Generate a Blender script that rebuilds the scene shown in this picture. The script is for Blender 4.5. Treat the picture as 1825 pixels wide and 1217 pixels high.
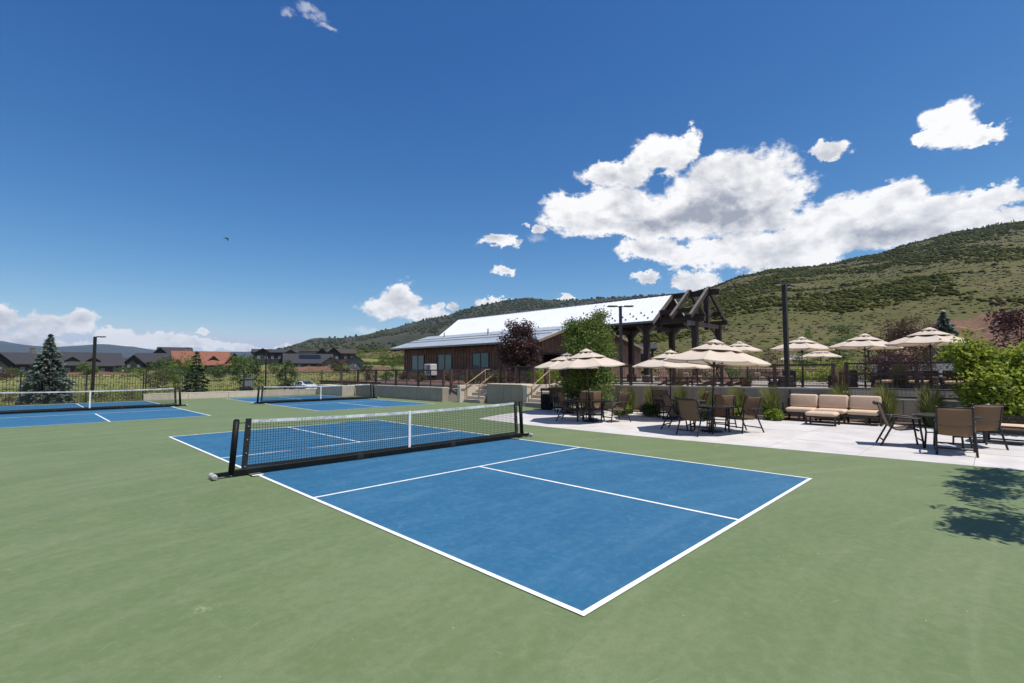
import bpy, math, random
import numpy as np
from math import sin, cos, pi, radians, atan2, asin, sqrt, hypot
from mathutils import Vector, noise as mnoise

random.seed(7); rng = np.random.default_rng(11)
SC = bpy.context.scene
COL = SC.collection
for o in list(bpy.data.objects): bpy.data.objects.remove(o)

# ------------------------------------------------------------------ camera
YAW, PITCH = 0.778323, 0.059014
CAM = Vector((-5.9173, -8.8304, 1.7338))
cd = bpy.data.cameras.new('camera'); cam = bpy.data.objects.new('camera', cd); COL.objects.link(cam)
cd.sensor_width = 36.0; cd.lens = 869.02 / 1825 * 36.0
cd.clip_start = 0.05; cd.clip_end = 40000
cam.location = CAM
cam.rotation_euler = (pi/2 + PITCH, 0.0020, YAW - pi/2)
SC.camera = cam

# ------------------------------------------------------------------ light
SUN_EL = radians(68); SUN_AZ = atan2(-0.95, 0.31)      # world azimuth the sun stands in
sl = bpy.data.lights.new('sun', 'SUN'); so = bpy.data.objects.new('sun', sl); COL.objects.link(so)
sl.energy = 4.6; sl.angle = radians(0.53); sl.color = (1.0, 0.955, 0.89)
sd = Vector((cos(SUN_AZ)*cos(SUN_EL), sin(SUN_AZ)*cos(SUN_EL), sin(SUN_EL)))
so.rotation_euler = sd.to_track_quat('Z', 'Y').to_euler()
so.location = sd * 60
SC.view_settings.view_transform = 'Standard'; SC.view_settings.look = 'None'
SC.view_settings.gamma = 1.0; SC.view_settings.use_curve_mapping = False
SC.view_settings.exposure = 0.25
SC.render.engine = 'CYCLES'

# ------------------------------------------------------------------ world: sky and fair-weather cumulus
W = bpy.data.worlds.new('World'); SC.world = W; W.use_nodes = True
WT = W.node_tree; WT.nodes.clear()
SKY_STRENGTH = 0.085
HAZE = 4.5e-5

class NT:
    """tiny expression helper for node trees"""
    def __init__(s, t): s.t = t
    def n(s, kind, **kw):
        x = s.t.nodes.new(kind)
        for k, v in kw.items(): setattr(x, k, v)
        return x
    def put(s, sock, v):
        if hasattr(v, 'is_output'): s.t.links.new(v, sock)
        elif v is not None:
            if hasattr(sock, 'default_value'):
                try: sock.default_value = v
                except Exception: sock.default_value = tuple(v) + (1,)
    def m(s, op, a, b=None, c=None, clamp=False):
        x = s.n('ShaderNodeMath', operation=op, use_clamp=clamp)
        for i, v in enumerate((a, b, c)):
            if v is not None: s.put(x.inputs[i], v)
        return x.outputs[0]
    def v(s, op, a, b=None):
        x = s.n('ShaderNodeVectorMath', operation=op)
        s.put(x.inputs[0], a)
        if b is not None:
            s.put(x.inputs['Scale'] if op == 'SCALE' else x.inputs[1], b)
        return x.outputs['Value'] if op in ('LENGTH', 'DOT_PRODUCT', 'DISTANCE') else x.outputs['Vector']
    def noise(s, vec, scale, detail=5, rough=.55, dist=0.0, col=False):
        x = s.n('ShaderNodeTexNoise'); s.put(x.inputs['Vector'], vec)
        x.inputs['Scale'].default_value = scale; x.inputs['Detail'].default_value = detail
        x.inputs['Roughness'].default_value = rough; x.inputs['Distortion'].default_value = dist
        return x.outputs['Color' if col else 'Fac']
    def rng(s, f, a, b, c=0.0, d=1.0, smooth=False):
        x = s.n('ShaderNodeMapRange'); x.clamp = True
        if smooth: x.interpolation_type = 'SMOOTHSTEP'
        s.put(x.inputs[0], f)
        for i, v in zip((1, 2, 3, 4), (a, b, c, d)): s.put(x.inputs[i], v)
        return x.outputs[0]
    def mix(s, f, a, b, blend='MIX'):
        x = s.n('ShaderNodeMix', data_type='RGBA', blend_type=blend)
        s.put(x.inputs[0], f)
        for sock, v in ((x.inputs[6], a), (x.inputs[7], b)):
            if hasattr(v, 'is_output'): s.t.links.new(v, sock)
            else: sock.default_value = (v[0], v[1], v[2], 1)
        return x.outputs[2]
    def ramp(s, f, stops):
        x = s.n('ShaderNodeValToRGB'); s.put(x.inputs[0], f)
        e = x.color_ramp.elements
        while len(e) < len(stops): e.new(0.5)
        for i, (p, c) in enumerate(stops): e[i].position = p; e[i].color = (c[0], c[1], c[2], 1)
        return x.outputs[0]

g = NT(WT)
out = g.n('ShaderNodeOutputWorld'); bg = g.n('ShaderNodeBackground')
sky = g.n('ShaderNodeTexSky', sky_type='NISHITA', sun_disc=False)
sky.sun_elevation = SUN_EL; sky.sun_rotation = pi/2 - SUN_AZ
sky.altitude = 2100; sky.air_density = 1.0; sky.dust_density = 0.35; sky.ozone_density = 3.0
dirv = g.n('ShaderNodeTexCoord').outputs['Generated']
sep = g.n('ShaderNodeSeparateXYZ'); g.put(sep.inputs[0], dirv)
X, Y, Z = sep.outputs
xf = g.m('ADD', g.m('MULTIPLY', X, cos(YAW)), g.m('MULTIPLY', Y, sin(YAW)))
xl = g.m('SUBTRACT', g.m('MULTIPLY', Y, cos(YAW)), g.m('MULTIPLY', X, sin(YAW)))
az = g.m('ARCTAN2', xl, xf); el = g.m('ARCSINE', Z)
cv = g.n('ShaderNodeCombineXYZ'); g.put(cv.inputs[0], az); g.put(cv.inputs[1], el)
P = cv.outputs[0]
# ragged, billowing edges: the blob coordinates are warped twice
sdir = g.v('MULTIPLY', dirv, (1, 1, 1.5))
w1 = g.v('SUBTRACT', g.noise(sdir, 9, 3, .5, col=True), (.5, .5, .5))
w2 = g.v('SUBTRACT', g.noise(sdir, 34, 4, .6, col=True), (.5, .5, .5))
w3 = g.v('SUBTRACT', g.noise(sdir, 120, 4, .62, col=True), (.5, .5, .5))
P = g.v('ADD', P, g.v('SCALE', w1, .055)); P = g.v('ADD', P, g.v('SCALE', w2, .032)); P = g.v('ADD', P, g.v('SCALE', w3, .016))
# cloud banks as (bearing left of north-east, elevation, half width, half height), radians
def cdir(px, py):
    a = (px - 912.5)/869.02; b = -(py - 608.5)/869.02
    x, y, z = 1, -a, b
    x, z = x*cos(PITCH) - z*sin(PITCH), x*sin(PITCH) + z*cos(PITCH)
    return atan2(y, x), atan2(z, hypot(x, y))
BLOBS = [(1300,338,128,70),(1345,372,95,58),(1245,378,110,52),(1085,380,120,46),(1020,378,62,34),(1105,312,66,24),(1180,278,58,30),(1226,256,24,22),(1160,398,150,30),
 (1170,448,66,22),(1265,452,110,26),(1390,455,120,40),(1470,410,90,52),(1560,395,110,60),(1606,352,60,34),(1660,395,110,48),(1780,398,110,26),(1775,357,60,22),(1880,390,120,34),
 (1690,228,52,34),(1748,240,40,15),(1640,248,22,12),(1476,269,36,13),(1245,500,46,20),(1152,499,24,10),(889,434,36,13),(897,484,20,10),
 (706,540,52,24),(716,522,26,18),(765,558,44,12),(784,541,14,7),(812,541,11,6),(882,538,34,10),(1003,530,26,9),
 (86,580,52,20),(140,580,38,20),(-10,575,40,20),(48,600,30,9),(-20,598,40,12),(220,600,46,16),(285,602,52,17),(350,611,70,11),(455,617,70,7),(360,589,14,7),(110,612,60,5),(250,616,110,6),
 (958,410,14,9),(935,400,9,4)]
WISPS = [(552,10,30,15),(582,38,18,7),(735,504,16,5),(660,585,50,7),(520,20,14,10),(955,425,22,10)]
wf = None
for (px, py, rx, ry) in WISPS:
    a, e = cdir(px, py); a2, _ = cdir(px + rx, py); _, e2 = cdir(px, py - ry)
    q = g.v('MULTIPLY', g.v('SUBTRACT', P, (a, e, 0)), (1/abs(a2 - a), 1/abs(e2 - e), 0))
    fi = g.m('SUBTRACT', 1.0, g.v('LENGTH', q)); wf = fi if wf is None else g.m('MAXIMUM', wf, fi)
f = None
for (px, py, rx, ry) in BLOBS:
    a, e = cdir(px, py); a2, _ = cdir(px + rx, py); _, e2 = cdir(px, py - ry)
    q = g.v('MULTIPLY', g.v('SUBTRACT', P, (a, e, 0)), (1/abs(a2 - a), 1/abs(e2 - e), 0))
    fi = g.m('SUBTRACT', 1.0, g.v('LENGTH', q))
    f = fi if f is None else g.m('MAXIMUM', f, fi)
# the same kind of cumulus goes on round the rest of the horizon
rest = g.m('SUBTRACT', g.noise(sdir, 2.6, 2, .5), g.rng(el, 0.03, 0.55, 0.44, 0.72))
rest = g.m('MULTIPLY', rest, g.rng(g.m('ABSOLUTE', az), 0.88, 1.15, 0.0, 5.0))
rest = g.m('SUBTRACT', rest, g.rng(g.m('ABSOLUTE', az), 0.84, 0.95, 1.0, 0.0))
f = g.m('MAXIMUM', f, rest)
nz = g.noise(sdir, 24, 10, .60)
nz2 = g.noise(g.v('ADD', sdir, (0.004, -0.005, 0.018)), 24, 10, .60)
big = g.noise(sdir, 7, 4, .5); big2 = g.noise(g.v('ADD', sdir, (0.01, -0.015, 0.05)), 7, 4, .5)
dens = g.m('ADD', f, g.m('MULTIPLY', g.m('SUBTRACT', nz, .5), 1.25))
alpha = g.rng(dens, -0.16, 0.17, smooth=True)
wisp = g.rng(g.m('ADD', wf, g.m('MULTIPLY', g.m('SUBTRACT', nz, .5), 2.2)), -.1, .9, 0.0, .38, smooth=True)
alpha = g.m('MAXIMUM', alpha, wisp)
lit = g.m('ADD', g.m('MULTIPLY', g.m('SUBTRACT', nz, nz2), 1.5), g.m('MULTIPLY', g.m('SUBTRACT', big, big2), 2.4))
edge_ = g.rng(dens, 0.05, .75, .20, -.10)
lit = g.m('ADD', g.m('ADD', lit, edge_), 0.80)
# heavy grey bellies of the big cumulus
for (px, py, rx, ry, k) in ((1275,378,125,36,.85),(1350,412,120,26,.55),(1090,405,120,22,.3),(1560,430,150,30,.35),(1240,345,60,40,.3)):
    a, e = cdir(px, py); a2, _ = cdir(px + rx, py); _, e2 = cdir(px, py - ry)
    q = g.v('MULTIPLY', g.v('SUBTRACT', P, (a, e, 0)), (1/abs(a2 - a), 1/abs(e2 - e), 0))
    lit = g.m('SUBTRACT', lit, g.rng(g.v('LENGTH', q), 0.2, 1.15, k, 0.0, smooth=True))
K = .88/SKY_STRENGTH
ccol = g.mix(g.m('MAXIMUM', g.m('MINIMUM', lit, 1.0), 0.0), (.36*K, .385*K, .45*K), (1.0*K, .99*K, .985*K))
# the clear mountain sky of the photograph is deeper and bluer overhead than the plain model
sp = g.n('ShaderNodeSeparateColor'); WT.links.new(sky.outputs[0], sp.inputs[0])
cm = g.n('ShaderNodeCombineColor')
for i, (k_, p_) in enumerate(((3.25, 1.84), (1.50, 1.25), (1.03, .80))):
    c_ = g.m('MULTIPLY', g.m('POWER', g.m('MULTIPLY', sp.outputs[i], SKY_STRENGTH), p_), k_)
    g.put(cm.inputs[i], g.m('MULTIPLY', g.m('MINIMUM', c_, (.55, .62, .75)[i]), 1/SKY_STRENGTH))
fin = g.mix(alpha, cm.outputs[0], ccol)
WT.links.new(fin, bg.inputs[0]); bg.inputs[1].default_value = SKY_STRENGTH
WT.links.new(bg.outputs[0], out.inputs[0])
W.cycles.sampling_method = 'MANUAL'; W.cycles.sample_map_resolution = 512

# ------------------------------------------------------------------ helpers
FX, FY = cos(YAW), sin(YAW); RX, RY = sin(YAW), -cos(YAW)
def at(px, D, z=0.0):
    """world point on the bearing px, D metres ahead"""
    t = (px - 912.5)/869.02
    return Vector((CAM.x + D*(FX + RX*t), CAM.y + D*(FY + RY*t), z))
def zat(py, D): return CAM.z + (660.0 - py)*D/869.02

def tag(o, label=None, cat=None, group=None, kind=None):
    if label: o['label'] = label
    if cat: o['category'] = cat
    if group: o['group'] = group
    if kind: o['kind'] = kind
    return o
def empty(name, loc, rz=0.0, label=None, cat=None, group=None):
    o = bpy.data.objects.new(name, None); COL.objects.link(o); o.empty_display_size = .2
    o.location = loc; o.rotation_euler = (0, 0, rz)
    return tag(o, label, cat, group)
def inst(name, me, parent=None, loc=(0, 0, 0), rot=(0, 0, 0), scale=(1, 1, 1)):
    o = bpy.data.objects.new(name, me); COL.objects.link(o)
    o.parent = parent; o.location = loc; o.rotation_euler = rot; o.scale = scale
    return o
def copy_tree(o, parent=None):
    c = o.copy(); COL.objects.link(c); c.parent = parent
    for ch in list(o.children): copy_tree(ch, c)
    return c
def put(o, loc, rz, label=None, group=None, scale=None):
    o.location = loc; o.rotation_euler = (0, 0, rz)
    if label: o['label'] = label
    if group: o['group'] = group
    if scale: o.scale = scale
    return o

class MB:
    def __init__(s): s.v = []; s.f = []
    def add(s, vs, fs):
        b = len(s.v); s.v += [tuple(x) for x in vs]; s.f += [tuple(b + i for i in f) for f in fs]; return s
    def box(s, x0, x1, y0, y1, z0, z1):
        return s.add([(x0,y0,z0),(x1,y0,z0),(x1,y1,z0),(x0,y1,z0),(x0,y0,z1),(x1,y0,z1),(x1,y1,z1),(x0,y1,z1)],
            [(0,3,2,1),(4,5,6,7),(0,1,5,4),(1,2,6,5),(2,3,7,6),(3,0,4,7)])
    def cbox(s, x0, x1, y0, y1, z0, z1, c=.02):
        """box with chamfered vertical and top edges"""
        c = min(c, (x1-x0)*.4, (y1-y0)*.4, (z1-z0)*.4)
        def ring(i, z): return [(x0+i+c,y0+i,z),(x1-i-c,y0+i,z),(x1-i,y0+i+c,z),(x1-i,y1-i-c,z),(x1-i-c,y1-i,z),(x0+i+c,y1-i,z),(x0+i,y1-i-c,z),(x0+i,y0+i+c,z)]
        vs = ring(c, z0) + ring(0, z0+c) + ring(0, z1-c) + ring(c, z1)
        fs = [tuple(range(7,-1,-1)), tuple(range(24,32))]
        for k in range(3):
            for i in range(8): fs.append((k*8+i, k*8+(i+1)%8, k*8+8+(i+1)%8, k*8+8+i))
        return s.add(vs, fs)
    def beam(s, a, b, w, h, up=(0,0,1)):
        """rectangular bar from a to b, w sideways, h upwards"""
        a = Vector(a); b = Vector(b); d = (b-a).normalized(); u = Vector(up)
        r = d.cross(u)
        if r.length < 1e-4: r = d.cross(Vector((1,0,0)))
        r.normalize(); u = r.cross(d).normalized()
        vs = []
        for p in (a, b):
            for (i, j) in ((-1,-1),(1,-1),(1,1),(-1,1)): vs.append(p + r*(i*w/2) + u*(j*h/2))
        return s.add(vs, [(0,1,2,3),(7,6,5,4),(0,4,5,1),(1,5,6,2),(2,6,7,3),(3,7,4,0)])
    def tube(s, pts, rad, n=8, caps=True):
        pts = [Vector(p) for p in pts]; m = len(pts)
        if not hasattr(rad, '__len__'): rad = [rad]*m
        vs = []; fs = []; ref = None
        for i, p in enumerate(pts):
            d = (pts[min(i+1, m-1)] - pts[max(i-1, 0)]).normalized()
            if ref is None:
                ref = Vector((0,0,1)) if abs(d.z) < .9 else Vector((1,0,0))
            r = d.cross(ref).normalized(); u = r.cross(d).normalized(); ref = u
            for k in range(n):
                a = 2*pi*k/n; vs.append(p + (r*cos(a) + u*sin(a))*rad[i])
        for i in range(m-1):
            for k in range(n):
                fs.append((i*n+k, i*n+(k+1)%n, (i+1)*n+(k+1)%n, (i+1)*n+k))
        if caps: fs.append(tuple(range(n-1,-1,-1))); fs.append(tuple((m-1)*n+k for k in range(n)))
        return s.add(vs, fs)
    def lathe(s, prof, n=16, c=(0,0), z=0, ph=0.0):
        vs = []; fs = []
        for (r, h) in prof:
            for k in range(n):
                a = 2*pi*k/n + ph; vs.append((c[0]+r*cos(a), c[1]+r*sin(a), z+h))
        for i in range(len(prof)-1):
            for k in range(n): fs.append((i*n+k, i*n+(k+1)%n, (i+1)*n+(k+1)%n, (i+1)*n+k))
        fs.append(tuple(range(n-1,-1,-1))); fs.append(tuple((len(prof)-1)*n+k for k in range(n)))
        return s.add(vs, fs)
    def prism(s, poly, z0, z1):
        """extrude an xy polygon (counter-clockwise) upwards"""
        n = len(poly)
        vs = [(p[0],p[1],z0) for p in poly] + [(p[0],p[1],z1) for p in poly]
        fs = [tuple(range(n-1,-1,-1)), tuple(range(n,2*n))] + [(i,(i+1)%n,n+(i+1)%n,n+i) for i in range(n)]
        return s.add(vs, fs)
    def ext(s, poly, axis, a, b):
        """extrude a profile along an axis: 'y' takes (x,z) profiles, 'x' takes (y,z)"""
        n = len(poly)
        g_ = (lambda p, t: (p[0], t, p[1])) if axis == 'y' else (lambda p, t: (t, p[0], p[1]))
        vs = [g_(p, a) for p in poly] + [g_(p, b) for p in poly]
        fs = [tuple(range(n)), tuple(range(2*n-1,n-1,-1))] + [(i,n+i,n+(i+1)%n,(i+1)%n) for i in range(n)]
        return s.add(vs, fs)
    def mesh(s, name, mat, smooth=False):
        me = bpy.data.meshes.new(name); me.from_pydata(s.v, [], s.f)
        if mat is not None: me.materials.append(mat)
        if smooth: me.polygons.foreach_set('use_smooth', [True]*len(me.polygons))
        me.update(); return me
    def build(s, name, mat, parent=None, loc=(0,0,0), rot=(0,0,0), smooth=False):
        return inst(name, s.mesh(name, mat, smooth), parent, loc, rot)
    def shift(s, d):
        s.v = [(a[0]-d[0], a[1]-d[1], a[2]-d[2]) for a in s.v]; return s

def np_mesh(name, V, F, mat, cols=None, smooth=False):
    """mesh from arrays; F is (n,k); cols is a per-vertex value in 0..1"""
    me = bpy.data.meshes.new(name)
    V = np.ascontiguousarray(V, np.float32); F = np.ascontiguousarray(F, np.int32); n, k = F.shape
    me.vertices.add(len(V)); me.vertices.foreach_set('co', V.ravel())
    me.loops.add(n*k); me.loops.foreach_set('vertex_index', F.ravel())
    me.polygons.add(n); me.polygons.foreach_set('loop_start', np.arange(0, n*k, k, dtype=np.int32))
    try: me.polygons.foreach_set('loop_total', np.full(n, k, np.int32))
    except Exception: pass
    if cols is not None:
        at_ = me.attributes.new('tone', 'FLOAT', 'POINT'); at_.data.foreach_set('value', np.ascontiguousarray(cols, np.float32))
    if mat is not None: me.materials.append(mat)
    if smooth: me.polygons.foreach_set('use_smooth', np.ones(n, bool))
    me.update(calc_edges=True); me.validate(); return me

# ------------------------------------------------------------------ materials
def newmat(name):
    m = bpy.data.materials.new(name); m.use_nodes = True; t = m.node_tree
    b = t.nodes['Principled BSDF']; return m, NT(t), b
def pos(n): return n.n('ShaderNodeNewGeometry').outputs['Position']
def objco(n): return n.n('ShaderNodeTexCoord').outputs['Object']
def bump(n, b, h, strength=.3, dist=.02):
    x = n.n('ShaderNodeBump'); x.inputs['Strength'].default_value = strength; x.inputs['Distance'].default_value = dist
    n.put(x.inputs['Height'], h); n.t.links.new(x.outputs[0], b.inputs['Normal'])
def M(name, col, rough=.6, var=.15, scale=6.0, metal=0.0, bmp=0.0, spec=.5, hue=None, coord='obj', rnd=0.0, bscale=None):
    """plain surface with uneven tone, grain and wear"""
    m, n, b = newmat(name)
    p = objco(n) if coord == 'obj' else pos(n)
    nz = n.noise(p, scale, 6, .6)
    c2 = hue or tuple(c*(1-2.2*var) for c in col); c1 = tuple(min(1, c*(1+var)) for c in col)
    c = n.mix(n.rng(nz, .3, .72), c2, c1)
    if rnd:
        ri = n.n('ShaderNodeObjectInfo').outputs['Random']
        hv = n.n('ShaderNodeHueSaturation'); n.put(hv.inputs['Value'], n.rng(ri, 0, 1, 1-rnd, 1+rnd)); n.t.links.new(c, hv.inputs['Color']); c = hv.outputs[0]
    n.put(b.inputs['Base Color'], c)
    n.put(b.inputs['Roughness'], n.rng(n.noise(p, scale*2.3, 4), .3, .7, max(.05, rough-.08), min(1, rough+.08)))
    b.inputs['Metallic'].default_value = metal; b.inputs['Specular IOR Level'].default_value = spec
    if bmp: bump(n, b, n.noise(p, bscale or scale*5, 4), bmp, .01)
    return m
def leafmat(name, c0, c1, c2, trans=.35, rough=.5, spec=.35):
    m, n, b = newmat(name)
    a = n.n('ShaderNodeAttribute', attribute_name='tone').outputs['Fac']
    c = n.ramp(a, [(0, c0), (.5, c1), (1, c2)])
    n.put(b.inputs['Base Color'], c); b.inputs['Roughness'].default_value = rough; b.inputs['Specular IOR Level'].default_value = spec
    tr = n.n('ShaderNodeBsdfTranslucent'); n.put(tr.inputs[0], n.mix(.4, c, tuple(min(1, x*1.6) for x in c2)))
    mx = n.n('ShaderNodeMixShader'); mx.inputs[0].default_value = trans
    n.t.links.new(b.outputs[0], mx.inputs[1]); n.t.links.new(tr.outputs[0], mx.inputs[2])
    n.t.links.new(mx.outputs[0], n.t.nodes['Material Output'].inputs[0]); return m
# court coating: squeegee arcs, scuffs and pale scratches in the acrylic
def court_mat(name, col, dark, pale, arcs=.5):
    m, n, b = newmat(name); p = pos(n)
    big = n.noise(p, .35, 4, .6); mid = n.noise(p, 2.2, 5, .62); fine = n.noise(p, 60, 4, .7)
    c = n.mix(n.rng(big, .3, .7), dark, col)
    # long curved squeegee sweeps
    sx = n.n('ShaderNodeSeparateXYZ'); n.put(sx.inputs[0], p); cx_ = n.n('ShaderNodeCombineXYZ')
    xo = n.m('ADD', sx.outputs[0], 1.5); n.put(cx_.inputs[0], xo); n.put(cx_.inputs[1], n.m('ADD', sx.outputs[1], n.m('MULTIPLY', n.m('MULTIPLY', xo, xo), .045)))
    mp = n.n('ShaderNodeMapping'); n.put(mp.inputs[0], cx_.outputs[0]); mp.inputs['Scale'].default_value = (.16, 1.5, 1)
    sweep = n.noise(mp.outputs[0], 1.5, 6, .62, .7)
    c = n.mix(n.m('MULTIPLY', n.rng(sweep, .48, .78), arcs), c, pale)
    c = n.mix(n.m('MULTIPLY', n.rng(sweep, .50, .26), .30), c, dark)
    c = n.mix(n.m('MULTIPLY', n.rng(mid, .50, .74), .26), c, pale)
    grit = n.noise(p, 11, 6, .68); c = n.mix(n.m('MULTIPLY', n.rng(grit, .50, .68), .30), c, pale); c = n.mix(n.m('MULTIPLY', n.rng(grit, .48, .30), .45), c, tuple(x*.82 for x in dark))
    # ball and shoe marks: small scuffs in about one cell out of four
    vb = n.n('ShaderNodeTexVoronoi'); n.put(vb.inputs[0], n.v('ADD', p, n.v('SCALE', n.noise(p, 6, 2, .5, col=True), .25))); vb.inputs['Scale'].default_value = 1.15
    sel = n.m('LESS_THAN', n.m('FRACT', n.m('MULTIPLY', vb.outputs['Color'], 7.3)), .30)
    c = n.mix(n.m('MULTIPLY', n.m('MULTIPLY', n.rng(vb.outputs['Distance'], .10, .03), sel), n.m('MULTIPLY', n.rng(n.noise(p, 30, 3), .42, .62), .85)), c, tuple(min(1, x*1.5+.03) for x in pale))
    # short scratches in three directions
    for ang, sc, th in ((20, 1.2, .725), (75, 1.5, .735), (-40, 1.1, .73)):
        vr = n.n('ShaderNodeVectorRotate', rotation_type='Z_AXIS'); n.put(vr.inputs['Vector'], p); vr.inputs['Angle'].default_value = radians(ang)
        mq = n.n('ShaderNodeMapping'); n.put(mq.inputs[0], vr.outputs[0]); mq.inputs['Scale'].default_value = (.9*sc, 17*sc, 1)
        s = n.noise(mq.outputs[0], 2.0, 2, .5, .35)
        c = n.mix(n.m('MULTIPLY', n.rng(s, th, th+.05), .36), c, tuple(min(1, x*1.7+.03) for x in pale))
    # grains of sand, lint and dark specks
    vo = n.n('ShaderNodeTexVoronoi'); n.put(vo.inputs[0], p); vo.inputs['Scale'].default_value = 5.0
    c = n.mix(n.m('MULTIPLY', n.m('LESS_THAN', vo.outputs['Distance'], .028), n.rng(mid, .45, .5)), c, (.40, .41, .36))
    c = n.mix(n.m('MULTIPLY', n.rng(fine, .46, .62), .34), c, tuple(x*.85 for x in dark))
    n.put(b.inputs['Base Color'], c)
    n.put(b.inputs['Roughness'], n.rng(mid, .3, .7, .62, .82)); b.inputs['Specular IOR Level'].default_value = .35
    bump(n, b, n.noise(p, 260, 2), .35, .003); return m
m_green = court_mat('green_court', (.138, .182, .078), (.112, .156, .062), (.212, .238, .135), .50)
m_blue = court_mat('blue_court', (.022, .122, .228), (.016, .100, .198), (.085, .205, .300), .40)
m_line = M('line_paint', (.80, .80, .78), .6, .05, 5, hue=(.62, .63, .62), coord='w')
m_patio = M('patio_concrete', (.55, .52, .495), .8, .06, 1.6, bmp=.15, coord='w', rnd=.035, hue=(.455, .425, .40), bscale=120)
def concrete(name, col, stain):
    m, n, b = newmat(name); p = pos(n)
    c = n.mix(n.rng(n.noise(p, 2.4, 6, .65), .3, .7), tuple(x*.80 for x in col), col)
    mp = n.n('ShaderNodeMapping'); n.put(mp.inputs[0], p); mp.inputs['Scale'].default_value = (5.0, 5.0, .35)
    st = n.noise(mp.outputs[0], 1.0, 5, .65)
    c = n.mix(n.m('MULTIPLY', n.rng(st, .52, .72), .55), c, stain)
    c = n.mix(n.m('MULTIPLY', n.rng(n.noise(p, 40, 3), .55, .75), .35), c, tuple(x*.6 for x in col))
    n.put(b.inputs['Base Color'], c); b.inputs['Roughness'].default_value = .85
    bump(n, b, n.noise(p, 30, 5), .25, .01); return m
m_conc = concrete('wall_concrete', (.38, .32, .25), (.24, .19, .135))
m_concw = concrete('sunlit_concrete', (.63, .55, .44), (.46, .38, .29))  # lit copy of the wall concrete, sunlight put into its paler colour
m_terr = M('terrace_paving', (.27, .235, .20), .85, .08, .8, coord='w', bmp=.1)
m_mulch = M('bark_mulch', (.16, .085, .055), .9, .35, 18, coord='w', bmp=.8, bscale=40)
def ground_mat(name, a, b_, c_, s1, s2, soil=None, soil_t=.62, bmp=.5):
    m, n, b = newmat(name); p = pos(n)
    c = n.mix(n.rng(n.noise(p, s1, 6, .62), .36, .66), a, b_)
    c = n.mix(n.rng(n.noise(p, s2, 6, .65), .45, .70), c, c_)
    if soil:
        c = n.mix(n.rng(n.noise(p, s1*1.7, 5, .6, .4), soil_t, soil_t+.08), c, soil)
    n.put(b.inputs['Base Color'], c); b.inputs['Roughness'].default_value = .95; b.inputs['Specular IOR Level'].default_value = .1
    bump(n, b, n.noise(p, s2*2.2, 4), bmp, .6/s2); return m
m_field = ground_mat('dry_meadow', (.150, .170, .048), (.235, .215, .080), (.085, .115, .035), .06, .9, (.26, .17, .10), .66)
m_hill = ground_mat('scrub_hillside', (.092, .092, .028), (.135, .112, .052), (.055, .058, .020), .020, .16, (.165, .12, .08), .64)
m_mid = ground_mat('far_hillside', (.040, .045, .022), (.085, .072, .042), (.020, .026, .014), .0045, .045, (.12, .09, .06), .69)
m_mount = ground_mat('mountain_slope', (.030, .036, .022), (.065, .062, .036), (.018, .022, .014), .0012, .010, None)
m_dirt = ground_mat('bare_earth', (.135, .078, .052), (.18, .108, .072), (.095, .055, .036), .12, .8, (.28, .165, .10), .62)
m_asph = M('asphalt', (.075, .075, .075), .9, .15, 2, coord='w')

# ------------------------------------------------------------------ ground
HP = [(-200,60,-1.0),(0,60,-1.0),(150,62,-1.0),(300,60,-1.0),(430,56,-1.0),(540,62,-1.0),(640,60,-.8),(-300,130,.4),(0,130,.4),(110,130,.5),(190,135,.9),(270,180,2.2),(365,120,.7),(420,125,.8),(490,165,4.4),(560,140,1.6),(596,178,4.9),
 (634,150,1.9),(655,140,1.7),(700,150,3.2),(700,80,.5),(750,120,2.0),(0,420,2.0),(250,420,2.5),(450,420,6.0),(-500,300,1.0),(600,300,9.0)]
HPW = [(at(p, d).x, at(p, d).y, z) for p, d, z in HP]
def sm(a, b, x):
    t = min(1, max(0, (x-a)/(b-a))); return t*t*(3-2*t)
def ground_z(x, y):
    dc = hypot(x, y)
    s = w = 0
    for (hx, hy, hz) in HPW:
        k = 1/((x-hx)**2 + (y-hy)**2 + 120)**1.6; s += k*hz; w += k
    z = s/w
    z += (mnoise.noise((x*.03, y*.03, 0)) * .6 + mnoise.noise((x*.11, y*.11, 3))*.12) * sm(45, 110, dc)
    far = sm(300, 900, dc); z = z*(1-far) + 2.0*far
    # the built-up platform under courts, terrace and clubhouse
    inx = sm(-17, -15, x); iny = 1 - sm(27.4, 28.6, y)
    court = inx*iny*sm(-60, -50, y)*(1-sm(9, 12, x))
    terr = sm(9, 12, x)*(1-sm(48, 60, x))*(1-sm(38, 46, y))
    z = z*(1-max(court, terr)) + (-.25)*max(court, terr)
    return z
rad = [0] + [2.5*1.145**i for i in range(64)]
nA = 200
V_ = [(0, 0, ground_z(0, 0))]; F_ = []
for r_ in rad[1:]:
    for k in range(nA):
        a = 2*pi*k/nA; x, y = r_*cos(a), r_*sin(a); V_.append((x, y, ground_z(x, y)))
for k in range(nA): F_.append((0, 1+k, 1+(k+1) % nA))
for i in range(len(rad)-2):
    for k in range(nA): F_.append((1+i*nA+k, 1+(i+1)*nA+k, 1+(i+1)*nA+(k+1) % nA, 1+i*nA+(k+1) % nA))
mb = MB(); mb.v = V_; mb.f = F_
tag(mb.build('ground', m_field, smooth=True), kind='structure')

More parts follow.
